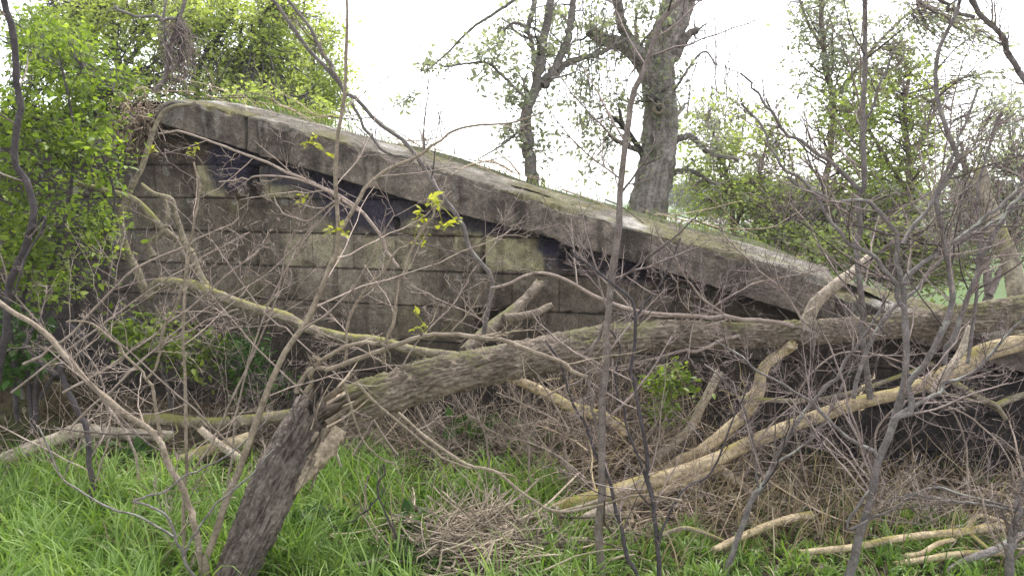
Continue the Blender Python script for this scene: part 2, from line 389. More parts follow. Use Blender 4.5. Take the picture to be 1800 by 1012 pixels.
dispu = -0.015 * (1 - sm(0.002, 0.009, dz)) * (0.45 + 0.8 * fbm(P3 * 3, 3, 31))
vj = sm(-0.1, 0.25, Z - (slab_bot(Ug) - 0.95)) * 0.55 * (rnd > 0.35) + 0.03
dispu += -0.018 * (1 - sm(0.002, 0.010, du)) * vj
dispu += (rnd - 0.5) * 0.004 + 0.012 * (fbm(P3 * 5, 5, 41) - 0.5) + 0.006 * (fbm(P3 * 24, 3, 43) - 0.5)
chip = sm(0.62, 0.72, fbm(P3 * 7, 4, 55)) * (1 - sm(0.0, 0.07, dz)); dispu -= 0.03 * chip
# pockets: the square drain opening, the gap of a lost block, a crack, ragged holes under the slab
def boxmask(x0, y0, x1, y1, soft=0.012, jag=0.02):
    q = onwall(np.array([x0, x1, x0, x1], float), np.array([y0, y1, y1, y0], float)); u, z = wuv(q)
    a, b_, c, d = (u[0] + u[2]) / 2, (u[1] + u[3]) / 2, min(z[1], z[2]), max(z[0], z[3])
    c = (z[1] + z[2]) / 2; d = (z[0] + z[3]) / 2
    nz = jag * (fbm(P3 * 8, 4, 71) - 0.5) * 2
    return sm(-soft, soft, Ug - a + nz) * sm(-soft, soft, b_ - Ug + nz) * sm(-soft, soft, Z - c + nz) * sm(-soft, soft, d - Z + nz)
hole = boxmask(836, 543, 872, 598, 0.006, 0.01)
gap = boxmask(437, 292, 455, 347) + boxmask(846, 415, 852, 480, 0.004, 0.02) + boxmask(690, 380, 704, 412, 0.01, 0.05) + boxmask(980, 440, 1130, 478, 0.015, 0.06) + boxmask(1150, 490, 1380, 520, 0.02, 0.06) * 0.6
und = sm(0.16, 0.02, top[:, None] - Z + 0.07 * (fbm(P3 * 5, 4, 81) - 0.5)) * (Ug > U0)
leftlump = sm(0.0, 0.5, U0 + 0.35 - Ug)
dispu = dispu - 0.34 * hole - 0.12 * np.clip(gap, 0, 1) - 0.09 * und
dispu += 0.05 * leftlump * (fbm(P3 * np.array([1.5, 4, 1]), 4, 91) - 0.3) * sm(zA + 0.2, zA + 0.5, Z)
# colour of the concrete: block tints, lichen, damp streaks, blue-violet patches under the slab
base = np.array([0.112, 0.087, 0.067]); light = np.array([0.37, 0.315, 0.25]); dark = np.array([0.042, 0.035, 0.034])
ptc = fbm(P3 * 1.3, 5, 101)
lx, lz = wuv(onwall(np.array([560.0]), np.array([440.0]))); 
blob = np.exp(-(((Ug - lx[0]) / 1.5) ** 2 + ((Z - lz[0]) / 0.55) ** 2))
f = np.clip(0.75 * blob + (ptc - 0.5) * 2.0 + 0.05 + 0.25 * (rnd - 0.5), 0, 1)
col = base + (light - base) * f[..., None]
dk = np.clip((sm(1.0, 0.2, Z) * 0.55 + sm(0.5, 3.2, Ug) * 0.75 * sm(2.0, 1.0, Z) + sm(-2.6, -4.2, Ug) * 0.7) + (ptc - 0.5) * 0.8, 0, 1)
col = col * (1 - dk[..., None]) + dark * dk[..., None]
def bx_(x0, y0, x1, y1, s_): return boxmask(x0, y0, x1, y1, 0.012, 0.03) * (0.45 + 0.55 * sm(0.32, 0.5, fbm(P3 * 6, 4, s_)))
yel = np.clip(bx_(346, 288, 394, 345, 111) + bx_(455, 292, 545, 347, 112) + 0.8 * bx_(690, 352, 762, 411, 113) + bx_(797, 384, 848, 440, 114) + bx_(853, 416, 955, 476, 115) + 0.6 * bx_(555, 380, 600, 411, 116) + 0.5 * bx_(500, 415, 600, 470, 117) + 0.5 * bx_(640, 415, 720, 470, 118), 0, 1)
col = col * (1 - 0.8 * yel[..., None]) + np.array([0.56, 0.51, 0.31]) * 0.8 * yel[..., None]
yg = sm(0.56, 0.68, fbm(P3 * np.array([2.2, 3.0, 1]), 4, 121)) * blob * 0.7
col = col * (1 - yg[..., None]) + np.array([0.22, 0.20, 0.09]) * yg[..., None]
stk = sm(0.55, 0.75, fbm(np.stack([Ug * 11, Z * 0.9, Ug * 0], -1), 4, 131)) * 0.45
col = col * (1 - stk[..., None] * 0.7)
lich = sm(0.70, 0.76, fbm(P3 * 14, 3, 141)) * 0.5 * sm(0.8, 1.4, Z); col = col * (1 - lich[..., None]) + np.array([0.36, 0.35, 0.31]) * lich[..., None]
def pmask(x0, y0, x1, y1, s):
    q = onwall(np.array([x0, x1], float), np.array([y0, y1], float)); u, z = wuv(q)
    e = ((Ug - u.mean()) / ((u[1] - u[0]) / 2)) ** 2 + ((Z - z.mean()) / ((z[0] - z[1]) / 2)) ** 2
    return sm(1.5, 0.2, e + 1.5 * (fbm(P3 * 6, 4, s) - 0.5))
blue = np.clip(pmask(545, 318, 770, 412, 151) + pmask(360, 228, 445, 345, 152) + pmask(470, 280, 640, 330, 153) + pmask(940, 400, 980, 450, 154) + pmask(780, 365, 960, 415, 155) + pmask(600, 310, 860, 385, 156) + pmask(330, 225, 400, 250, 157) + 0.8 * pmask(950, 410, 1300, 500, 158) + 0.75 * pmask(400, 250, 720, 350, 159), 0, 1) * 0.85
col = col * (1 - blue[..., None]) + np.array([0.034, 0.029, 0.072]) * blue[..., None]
col = col * (0.93 + 0.14 * rnd[..., None])
jd = 1 - 0.6 * np.clip((1 - sm(0.002, 0.012, dz)) + (1 - sm(0.001, 0.008, du)) * vj * 0.8, 0, 1); col = col * jd[..., None]
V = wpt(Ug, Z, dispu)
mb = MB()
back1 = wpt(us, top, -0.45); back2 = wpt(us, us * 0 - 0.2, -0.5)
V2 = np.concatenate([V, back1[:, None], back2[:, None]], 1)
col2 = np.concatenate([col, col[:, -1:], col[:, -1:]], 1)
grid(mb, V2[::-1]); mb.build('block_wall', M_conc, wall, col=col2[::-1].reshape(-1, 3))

def slab(name, us_, ztop, zbot, sf, depth, rise, label=None, seed=0, crack=()):
    """rows of cross sections: bottom, front face, top (tilted towards the camera), back"""
    n = len(us_); nf, ntp = 34, 30
    ring = []
    for s in np.linspace(0, 1, 10)[:-1]: ring.append((sf - depth * (1 - s), 0 * s, 0, 0))            # bottom from the back to the front
    for s in np.linspace(0, 1, nf)[:-1]: ring.append((sf, s, 0, 1))
    for s in np.linspace(0, 1, ntp)[:-1]: ring.append((sf - depth * s, 1, s * rise, 2))
    for s in np.linspace(0, 1, 4)[:-1]: ring.append((sf - depth, 1 - s, rise * (1 - s), 3))
    ring = np.array(ring); m = len(ring)
    zb = zbot(us_)[:, None]; zt = ztop(us_)[:, None]
    off = np.broadcast_to(ring[:, 0], (n, m)).copy(); Zz = zb + (zt - zb) * ring[:, 1] + ring[:, 2]
    Us = np.repeat(us_[:, None], m, 1)
    P = np.stack([Us, Zz, off], -1)
    nz = fbm(P * 14, 4, 200 + seed) - 0.5; nz2 = fbm(P * 45, 3, 210 + seed) - 0.5
    edge = np.exp(-((ring[:, 1] - 1) / 0.10) ** 2) * np.exp(-((sf - ring[:, 0]) / 0.05) ** 2) * (ring[:, 3] > 0)
    edge2 = np.exp(-((ring[:, 1]) / 0.08) ** 2) * np.exp(-((sf - ring[:, 0]) / 0.04) ** 2)
    ch = sm(0.45, 0.72, fbm(np.stack([Us * 10, off * 6, Us * 0], -1), 5, 220 + seed)) * edge
    ch2 = sm(0.5, 0.75, fbm(np.stack([Us * 4, off * 0, Us * 0 + 5], -1), 4, 230 + seed)) * edge2
    d = 0.026 * nz + 0.014 * nz2
    f1 = (ring[:, 3] == 1) | (ring[:, 3] == 2)
    off2 = off + d * (ring[:, 3] == 1) - 0.035 * ch - 0.010 * ch2 - 0.008 * edge
    Z2 = Zz + d * (ring[:, 3] == 2) - 0.045 * ch + 0.014 * ch2 - 0.008 * edge + d * 0.6 * (ring[:, 3] == 0)
    joint = 0
    for c in crack:
        jl = c + 0.03 * (fbm(np.stack([Zz * 4, off, Us * 0 + c], -1), 3, 240) - 0.5) * 2
        j = np.exp(-((Us - jl) / 0.010) ** 2); joint = np.maximum(joint, j)
        off2 = off2 - 0.03 * j * (ring[:, 3] == 1); Z2 = Z2 - 0.02 * j * (ring[:, 3] == 2)
    V = wpt(Us, Z2, off2)
    # colour
    pt = fbm(P * 2, 5, 250 + seed)
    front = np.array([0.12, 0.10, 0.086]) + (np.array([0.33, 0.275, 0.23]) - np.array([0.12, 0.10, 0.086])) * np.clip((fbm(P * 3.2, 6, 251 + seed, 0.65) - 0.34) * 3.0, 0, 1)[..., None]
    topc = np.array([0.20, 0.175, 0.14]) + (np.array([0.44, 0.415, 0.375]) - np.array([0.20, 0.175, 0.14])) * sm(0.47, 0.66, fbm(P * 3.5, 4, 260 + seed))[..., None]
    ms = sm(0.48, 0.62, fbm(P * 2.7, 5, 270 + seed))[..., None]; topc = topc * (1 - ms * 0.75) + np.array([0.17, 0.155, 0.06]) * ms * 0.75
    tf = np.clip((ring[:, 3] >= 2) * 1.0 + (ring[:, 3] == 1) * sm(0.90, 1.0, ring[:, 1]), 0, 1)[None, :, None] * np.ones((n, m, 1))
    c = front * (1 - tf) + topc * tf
    stn = (sm(0.5, 0.72, fbm(np.stack([Us * 9, Zz * 1.2, off], -1), 4, 280 + seed)) * 0.5)[..., None] * (1 - tf); c = c * (1 - stn)
    wht = (sm(0.66, 0.75, fbm(np.stack([Us * 8, Zz * 2, off], -1), 4, 290 + seed)) * 0.5)[..., None] * (1 - tf); c = c * (1 - wht) + np.array([0.36, 0.34, 0.30]) * wht
    if len(crack): c = c * (1 - 0.6 * joint[..., None])
    # skin + end caps
    i, j = np.meshgrid(np.arange(n - 1), np.arange(m), indexing='ij'); j2 = (j + 1) % m
    q = np.stack([i*m+j, i*m+j2, (i+1)*m+j2, (i+1)*m+j], -1).reshape(-1, 4)[:, ::-1]
    allv = [V.reshape(-1, 3)]; cols = [c.reshape(-1, 3)]; tr = []; k = n * m
    for e, sgn in ((0, 1), (n - 1, -1)):
        ce = V[e].mean(0); rr = V[e]
        mid = ce + (rr - ce) * 0.5 + np.random.RandomState(3).normal(size=rr.shape) * 0.012
        allv += [mid, ce[None]]; cols += [c[e] * 0.8, c[e].mean(0)[None] * 0.8]
        jj_ = np.arange(m); j2_ = (jj_ + 1) % m
        qq = np.stack([e*m+jj_, k+jj_, k+j2_, e*m+j2_], -1); q = np.concatenate([q, qq if sgn > 0 else qq[:, ::-1]])
        tr.append(np.stack([k+jj_, np.full(m, k+m), k+j2_], -1)); k += m + 1
    mb = MB(); mb.add(np.concatenate(allv), q, np.concatenate(tr))
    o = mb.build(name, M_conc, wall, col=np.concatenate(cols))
    if label: o['label'] = label
    return o
joints = [wuv(onwall(np.array([x_]), np.array([300.0]), SF))[0][0] for x_ in (430,)]
slab('coping_slab', np.linspace(U0, U1, 900), slab_top, slab_bot, SF, 0.62, 0.055, 'long upper concrete slab with a broken upper end', 0, joints)
zt2, zb2 = float(slab_top(U1)), float(slab_bot(U1))
slab('coping_slab', np.linspace(U1 - 0.04, U1 + 1.75, 260), lambda u: zt2 - 0.075 - 0.24 * (u - U1), lambda u: zb2 + 0.02 - 0.24 * (u - U1), SF - 0.10, 0.60, 0.07, 'lower broken slab sunk behind the branches', 40)

# ------------------------------------------------------------------ rough limbs (thick trunks with ridged bark)
def limb(mb, pts, rad, sides=40, n=260, ridge=0.10, rough=0.25, seed=0, freq=7, cap=True, flat=None, jag0=0.0, jag1=0.0):
    c = cr(np.concatenate([pts, rad[:, None]], 1), n); P = c[:, :3]; R = c[:, 3]
    T = nrm(np.gradient(P, axis=0)); A = np.zeros_like(T); ref = np.array([0.2, 1, 0.1]) if abs(T[0, 1]) < 0.8 else np.array([1, 0, 0.2])
    a = nrm(np.cross(T[0], ref))
    for i in range(n): a = nrm(a - T[i] * np.dot(a, T[i])); A[i] = a
    B = np.cross(T, A); th = np.arange(sides) * 2 * math.pi / sides
    s = np.concatenate([[0], np.cumsum(np.linalg.norm(np.diff(P, axis=0), axis=1))])
    rm = R.mean()
    S, TH_ = np.meshgrid(s / rm, th, indexing='ij')
    q = np.stack([np.cos(TH_) * freq * 0.5, np.sin(TH_) * freq * 0.5, S * 0.8], -1)
    q = q + 1.3 * (np.stack([fbm(q * 0.8, 2, 300 + seed + k) for k in range(3)], -1) - 0.5)
    rg = 1 - np.abs(2 * fbm(q, 3, 310 + seed) - 1) * 2.2
    fi = fbm(q * np.array([3, 3, 2.0]), 3, 320 + seed) - 0.5
    lump = fbm(np.stack([np.cos(TH_) * 0.7, np.sin(TH_) * 0.7, S * 0.25], -1), 3, 330 + seed) - 0.5
    rg = np.clip(rg, -1.1, 1); fl_ = fbm(q * np.array([2.2, 2.2, 0.9]) + 9, 3, 340 + seed); rg2 = 1 - np.abs(2 * fl_ - 1) * 3.0
    rr = R[:, None] * (1 + ridge * rg + ridge * 0.45 * rg2 + ridge * 0.8 * fi + rough * lump)
    V = P[:, None] + rr[..., None] * (np.cos(TH_)[..., None] * A[:, None] + np.sin(TH_)[..., None] * B[:, None])
    if jag1:
        k = max(4, n // 14); jg = h3((th * 5).astype(int), (th * 0).astype(int), (th * 0).astype(int), seed + 3)
        for i in range(k): V[n - k + i] += (T[n - 1] * jag1)[None] * (jg[:, None] - 0.4) * ((i + 1) / k) ** 2
    if jag0:
        k = max(4, n // 14); jg = h3((th * 5).astype(int), (th * 0).astype(int), (th * 0).astype(int), seed + 4)
        for i in range(k): V[k - 1 - i] -= (T[0] * jag0)[None] * (jg[:, None] - 0.4) * ((i + 1) / k) ** 2
    i, j = np.meshgrid(np.arange(n - 1), np.arange(sides), indexing='ij'); j2 = (j + 1) % sides
    qd = np.stack([i*sides+j, i*sides+j2, (i+1)*sides+j2, (i+1)*sides+j], -1).reshape(-1, 4)
    jj_ = np.arange(sides); j2_ = (jj_ + 1) % sides
    tr = np.concatenate([np.stack([np.full(sides, n*sides), j2_, jj_], -1), np.stack([np.full(sides, n*sides+1), (n-1)*sides+jj_, (n-1)*sides+j2_], -1)])
    mb.add(np.concatenate([V.reshape(-1, 3), P[:1] + T[:1] * R[0] * 0.1, P[-1:] - T[-1:] * R[-1] * 0.3]), qd, tr, np.concatenate([np.clip(0.5 + 0.28 * rg + 0.2 * rg2, 0, 1).ravel(), [0.6, 0.6]]))  # shade put into the bark colour: crevices darker, ridge crests lighter
def tl(pts, Y0, Y1, w0, w1, ws=None):
    p = np.asarray(pts, float); s = np.concatenate([[0], np.cumsum(np.linalg.norm(np.diff(p[:, :2], axis=0), axis=1))]); s /= s[-1]
    Y = p[:, 2] if p.shape[1] > 2 else Y0 + (Y1 - Y0) * s
    wd = np.interp(s, np.linspace(0, 1, len(ws)), ws) if ws is not None else w0 + (w1 - w0) * s
    return at(p[:, 0], p[:, 1], Y), wd * Y / 1400

# ------------------------------------------------------------------ broken willow: leaning stump and the trunk that fell to the right
rng = np.random.default_rng(1)
base = ongr(np.array([385.0]), np.array([1090.0]))[0]
bt = empty('broken_tree', tuple(base), 'snapped tree, thick trunk leaning up from the grass and fallen across to the right', 'tree')
mb = MB(); p, r = tl([(383,1095,3.25),(410,1020,3.35),(440,950,3.42),(473,875,3.5),(503,812,3.57),(527,765,3.64),(548,722,3.7)], 0, 0, 0, 0, [32, 29, 31, 33, 34, 32, 26])
limb(mb, p, r, 150, 640, 0.24, 0.2, 1, 11, jag1=0.10); lt_ = mb.build('leaning_trunk', M_trunk, bt)
mb = MB(); p, r = tl([(548,752,3.72),(580,728,3.74),(640,702,3.78),(700,683,3.85),(770,662,3.9),(850,645,4.0),(940,626,4.1),(1050,604,4.25),(1130,592,4.35),(1200,588,4.45),(1300,590,4.55),(1400,584,4.65),(1500,578,4.7),(1600,570,4.7),(1700,560,4.7),(1830,545,4.7)], 0, 0, 0, 0, [18,29,29,27,27,26,24,22,20,18,18,17,18,20,22,25])
limb(mb, p, r, 120, 1500, 0.24, 0.26, 5, 9, jag0=0.12); ft_ = mb.build('fallen_trunk', M_fallen, bt)
def splinters(parent, c, d, n, ln, wd, mat, seed, spread=0.35, name='torn_wood'):
    rg = np.random.default_rng(seed); mb = MB(); c = np.asarray(c); d = nrm(np.asarray(d, float))
    for k in range(n):
        s = c + rg.normal(size=3) * 0.035; dd = nrm(d + rg.normal(size=3) * spread); L = ln * rg.uniform(0.4, 1.2)
        sd = nrm(np.cross(dd, rg.normal(size=3))); nn = np.cross(dd, sd); m_ = 10
        t = np.linspace(0, 1, m_)[:, None]; wv = wd * rg.uniform(0.4, 1.2) * (1 - t ** 1.5) * (1 + 0.25 * rg.normal(size=(m_, 1)))
        cc = s + dd * L * t + nn * 0.06 * L * np.sin(t * 3)
        th_ = wv * 0.35
        V = np.stack([cc + sd*wv, cc + nn*th_, cc - sd*wv, cc - nn*th_], 1)
        i, j = np.meshgrid(np.arange(m_-1), np.arange(4), indexing='ij'); j2 = (j+1) % 4
        mb.add(V.reshape(-1, 3), np.stack([i*4+j, i*4+j2, (i+1)*4+j2, (i+1)*4+j], -1).reshape(-1, 4), None, np.full(m_*4, rg.random()))
    return mb.build(name, mat, parent)
pc = at(556, 745, 3.66)
splinters(ft_, pc, at(640, 690, 3.7) - pc, 34, 0.34, 0.020, M_wood, 3)
splinters(lt_, at(545, 735, 3.62), at(560, 690, 3.62) - at(545, 735, 3.62), 14, 0.13, 0.018, M_trunk, 4, 0.3, 'bark_splinter')
splinters(lt_, at(575, 760, 3.6), at(522, 858, 3.5) - at(575, 760, 3.6), 5, 0.26, 0.018, M_wood, 5, 0.12, 'torn_strip')
# its own bent branches
mb = MB(); p, r = tl([(598,752),(575,785),(552,815),(532,842),(516,868)], 3.62, 3.5, 0, 0, [10, 15, 14, 9, 2]); limb(mb, p, r, 20, 90, 0.3, 0.3, 8, 6, jag1=0.05); mb.build('torn_strip', M_wood, lt_)
def branchset(parent, stems, mat, tw, seed, lv=((12, .36, 48), (5, .45, 45), (3, .5, 45)), up=0.03, wob=0.085, tmat=None, rr=0.42, name='stem', tname='twigs', rmin=0.0008, t0=0.2, lmax=0.9, sides=8):
    rg = np.random.default_rng(seed); PP = []; RR = []; SO = []
    for k, st in enumerate(stems):
        pts, Y0, Y1, w0, w1 = st[:5]
        P, R = trace(pts, Y0, Y1, w0 * 0.85, w1 * 0.85, 40)
        kx = np.sort(np.concatenate([[0, 39], rg.uniform(0, 39, 11)])); kk = rg.normal(size=(13, 3)) * R.mean() * 1.1; kk[0] = 0
        P = P + np.stack([np.interp(np.arange(40), kx, kk[:, a_]) for a_ in range(3)], 1) + 0.1 * R[:, None] * rg.normal(size=P.shape)
        bump = 1 + 0.12 * (rg.random(40) > 0.88) + 0.03 * rg.normal(size=40)
        mb = MB(); tubes(mb, P[None], (R * bump)[None], sides, 0.5); SO.append(mb.build(name, mat, parent))
        PP.append(P); RR.append(R)
    if tw <= 0: return None
    for so, p0, r0_ in zip(SO, PP, RR):
        P, R = p0[None], r0_[None]; mb = MB()
        for li, (n, lr, ang) in enumerate(lv):
            n = max(1, int(round(n * (tw if li == 0 else 1))))
            P, R = grow(P, R, n, lr, ang, 9, wob, up, rr if li == 0 else 0.62, t0 if li == 0 else 0.12, rg, 0.4, 0.02, lmax, 0.13)
            R = np.maximum(R, rmin); R = np.minimum(R, [0.0045, 0.0024, 0.0014][li])
            tubes(mb, P, R, 4)
        mb.build(tname, tmat or mat, so)
branchset(bt, [([(520,690),(545,655),(600,636),(634,625),(700,605),(751,593),(820,593),(885,597),(936,615),(986,632),(1033,660)], 3.5, 3.3, 5.5, 4.5),
               ([(535,690),(560,640),(600,612),(640,602),(680,602)], 3.5, 3.4, 5, 3.5)], M_tan, 0.7, 11, name='branch', lmax=0.35)
branchset(bt, [([(1395,575),(1300,560),(1200,553),(1120,545),(1050,520),(983,487),(929,484),(870,509)], 4.5, 4.3, 5, 3),
               ([(1300,590),(1180,625),(1060,650),(950,700)], 4.4, 4.2, 4, 2)], M_twig, 1.2, 12, name='branch', lmax=0.4)

# ------------------------------------------------------------------ dead logs and poles
def log(name, label, pts, Y0, Y1, w0, w1, mat, seed, ridge=0.05, rough=0.3, twigs=0, cat='fallen branch', group=None, ws=None, forks=(), sides=22, jag=0.03, dy=0.0):
    if dy: pts = [(a[0], a[1], (a[2] if len(a) > 2 else Y0 + (Y1 - Y0) * i_ / (len(pts) - 1)) - dy) for i_, a in enumerate(pts)]; forks = [(f[0], f[1] - dy, f[2] - dy, f[3], f[4]) for f in forks]
    p, r = tl(pts, Y0, Y1, w0, w1, ws)
    p = p + np.random.default_rng(seed).normal(size=p.shape) * 0.006
    if forks or twigs:
        e = empty(name, tuple(p[0]), label, cat, group)
        mb = MB(); limb(mb, p, r, sides, 150, ridge, rough, seed, 6, jag0=jag, jag1=jag); mb.build('limb', mat, e)
        for k, (fp, fy0, fy1, fw0, fw1) in enumerate(forks):
            q, rr = tl(fp, fy0, fy1, fw0, fw1); mb = MB(); limb(mb, q, rr, 14, 90, ridge, rough, seed + k + 50, 6, jag1=jag); mb.build('side_branch', mat, e)
        if twigs:
            rg = np.random.default_rng(seed); c = cr(np.concatenate([p, r[:, None]], 1), 24)
            P, R = grow(c[None, :, :3], c[None, :, 3], twigs, 0.25, 60, 8, 0.2, 0.02, 0.25, 0.1, rg, 0.4, 0.05, 0.5, 0.1)
            R = np.clip(R, 0.0015, 0.006); mb = MB(); tubes(mb, P, R, 5)
            P, R = grow(P, R, 3, 0.5, 45, 7, 0.2, 0, 0.6, 0.2, rg); tubes(mb, P, np.maximum(R, 0.001), 4); mb.build('twigs', mat, e)
        return e
    mb = MB(); limb(mb, p, r, sides, 150, ridge, rough, seed, 6, jag0=jag, jag1=jag)
    return tag(mb.build(name, mat), label, cat, group)
log('dead_pole', 'long smooth tan barkless pole rising from the twig heap to the right edge', [(830,958,4.0),(869,937,4.05),(936,914,4.1),(986,893,4.15),(1037,880,4.2),(1104,860,4.3),(1200,832,4.4),(1267,803,4.45),(1318,779,4.5),(1368,756,4.5),(1435,729,4.55),(1502,709,4.6),(1573,692,4.65),(1620,678,4.7),(1687,645,4.7),(1730,618,4.75),(1810,598,4.8)], 0,0,0,0, M_pole, 21, 0.03, 0.3, 8, ws=[13,17,13,13,14,14,14,12.5,12.5,12,12,12,11,12,14,16,15])
log('dead_branch', 'thinner straight pole lying close under the long tan pole', [(972,962,4.1),(1047,908,4.2),(1097,884,4.28),(1200,852,4.38),(1262,822,4.45)], 0,0,9,8, M_pole, 22)
log('dead_branch', 'knobbly tan branch bending upward above the long pole and ending below the fallen trunk', [(1090,868,4.6),(1155,832,4.62),(1200,810,4.62),(1234,790,4.62),(1287,749,4.62),(1311,725,4.62),(1334,689,4.6),(1337,662,4.6),(1351,642,4.6),(1380,621,4.6),(1395,604,4.55)], 0,0,11,9, M_pole, 23, 0.1, 0.5, 4, forks=[([(1334,672),(1318,690),(1302,700)], 4.6,4.55,4,2)])
log('dead_branch', 'barkless stub standing above the fallen trunk near the end of the slab', [(1412,572),(1435,531),(1469,501),(1502,480),(1527,457)], 4.65,4.7,11,8, M_pale, 24, 0.09, 0.4, forks=[([(1450,518),(1438,535),(1420,548)], 4.67,4.6,4,2)])
log('dead_branch', 'pale stick with a cut end leaning up between the plants under the trunk', [(1140,832),(1154,813),(1200,766),(1213,746),(1234,709),(1262,654)], 4.75,4.9,8.5,7, M_pale, 25)
log('dead_branch', 'thick tan branch poking out from under the middle of the fallen trunk', [(900,664),(922,674),(970,699),(1003,716),(1070,736),(1100,756)], 4.5,4.7,8,10, M_pole, 26, 0.08, 0.45, 4)
log('dead_branch', 'forked bark covered branch leaning against the square hole in the wall', [(815,622),(849,590),(889,556),(922,528),(952,498)], 4.5,5.0,12,8, M_fallen, 27, 0.1, 0.3, forks=[([(885,560),(936,552),(968,537)], 4.7,4.85,8,6)])
mo = log('dead_branch', 'long mossy branch sloping down before the wall with two thin upright limbs', [(262,522),(275,502),(300,497),(340,501),(380,520),(440,540),(500,556),(540,575),(600,589),(667,602),(734,615),(812,627)], 5.6,4.9,8,7, M_mossy, 28, 0.16, 0.5, 6,
   forks=[([(256,515),(240,475),(222,440),(213,390),(222,350),(237,318),(250,292),(285,200),(340,182)], 5.6,5.7,7,2.5), ([(372,516),(350,480),(337,445),(318,428),(290,405),(262,375),(235,350),(190,336),(112,317)], 5.5,5.4,6,4), ([(325,430),(308,375),(300,350),(270,340),(250,325)],5.45,5.45,5,3), ([(270,452),(262,430),(285,408),(295,380),(290,350)],5.4,5.5,5,3)])
log('dead_log', 'grey barkless log lying across the left side behind the grass', [(-60,838,5.0),(0,812,5.05),(50,791,5.1),(101,770,5.15),(144,756,5.2),(202,760,5.25),(252,766,5.3),(300,768,5.3)], 0,0,12,12, M_pale, 29, 0.06, 0.35, 3, dy=0.2, ws=[13,13,13,13,13,12,11,9])
log('dead_log', 'split mossy log butting against the leaning trunk', [(250,738,5.45),(290,740,5.4),(336,744,5.4),(390,744,5.35),(430,740,5.3),(504,733,5.2),(560,720,5.1)], 0,0,10,9, M_mossy, 30, 0.14, 0.4, 3, dy=0.2)
log('dead_log', 'short brown log half buried in the grass on the left', [(205,842),(285,822),(336,803),(386,788),(440,772)], 4.95,5.15,7,12, M_pole, 31, 0.09, 0.4, dy=0.2)
log('dead_branch', 'stubby grey stick lying on the short brown log', [(351,755),(386,779),(418,802)], 5.0,4.9,6,7, M_pale, 32, dy=0.13)
log('dead_branch', 'clean cut stick lying in the grass between two bare saplings', [(1255,966),(1307,941),(1375,919),(1424,902)], 4.0,4.4,6,7, M_pole, 33, dy=0.36)
log('dead_branch', 'long straight stick with side twigs on the grass at lower right', [(1405,975),(1502,961),(1569,948),(1637,941),(1697,931),(1766,922)], 4.05,4.3,5.5,7, M_pole, 34, dy=0.38, forks=[([(1697,931),(1720,906),(1750,912),(1790,923)], 4.25,4.3,4,3), ([(1703,935),(1720,950),(1745,970)], 4.25,4.1,4,3)])
log('dead_branch', 'bent mossy stick under the long straight stick at lower right', [(1578,995),(1640,982),(1697,974),(1770,966)], 3.95,4.05,6,6, M_pole, 35, dy=0.36, forks=[([(1590,978),(1620,972),(1648,955),(1675,948)], 4.0,4.1,5,4)])
log('dead_branch', 'grey bare branch rising into the lower right corner', [(1655,1012),(1704,984),(1754,961),(1820,925)], 3.6,3.6,6,7, M_grey, 36, twigs=3)
log('dead_branch', 'broken brown post leaning out of the dry stalks under the pole', [(1262,820),(1314,864),(1345,888),(1366,902)], 4.5,4.3,9,6, M_wood, 37, 0.12, 0.3)
log('dead_branch', 'lichen spotted forked branch hanging in front of the dark wall at far right', [(1670,670),(1700,690),(1730,702),(1750,715),(1768,735)], 4.5,4.4,6,4, M_mossy, 38, 0.06, 0.3, 3, forks=[([(1752,712),(1775,702),(1810,690)], 4.45,4.5,6,5)])
log('dead_branch', 'short thick forked piece of dead wood lying against the foot of the brown sapling', [(960,962),(1000,930),(1040,906),(1085,893)], 3.95,4.1,9,8, M_pale, 44, 0.15, 0.5, 2, forks=[([(1000,930),(985,905),(975,890)], 4.0,4.0,6,4)])
log('dead_branch', 'peeled stick lying across the front of the twig heap', [(690,1002),(760,985),(850,972),(935,960)], 3.75,3.9,5,4, M_pole, 45, 0.08, 0.4, 2, dy=0.1)
log('dead_branch', 'thin bleached stick reaching left out of the twig heap into the grass', [(560,1000),(640,985),(720,968),(800,960)], 3.75,3.9,3.5,4, M_pale, 46, 0.06, 0.3, 2, dy=0.3)
log('dead_branch', 'dark root lying in the straw below the short cut stick', [(1165,935),(1210,925),(1250,940),(1290,960)], 3.9,3.95,4,3, M_mossy, 47, 0.1, 0.4, 2, dy=0.2)
log('dead_branch', 'flat peeling root of the long tan pole lying in the twig heap', [(855,942),(800,945),(740,948),(705,958),(690,985)], 4.0,3.9,7,3, M_wood, 39, 0.15, 0.5, 3, dy=0.1)
log('dead_branch', 'brown branch curving out of the twig heap at the bottom', [(880,940),(830,960),(780,985),(740,1010)], 4.05,3.7,7,4, M_pole, 40, 0.12, 0.4, 3, dy=0.1)
log('dead_branch', 'splintered pale board standing by the bare saplings', [(1105,905),(1110,935),(1113,962)], 4.15,4.05,9,8, M_wood, 41, 0.2, 0.3)
log('dead_branch', 'straight yellowish stick rising to the right behind the bare saplings', [(1300,702),(1420,700),(1500,688),(1590,660),(1640,640)], 4.5,4.6,4,3.5, M_mossy, 42)
log('dead_branch', 'grey branch slanting down across the dark wall behind the tall sapling', [(1640,690),(1668,650),(1690,615),(1705,575)], 4.4,4.5,7,6, M_pale, 43)

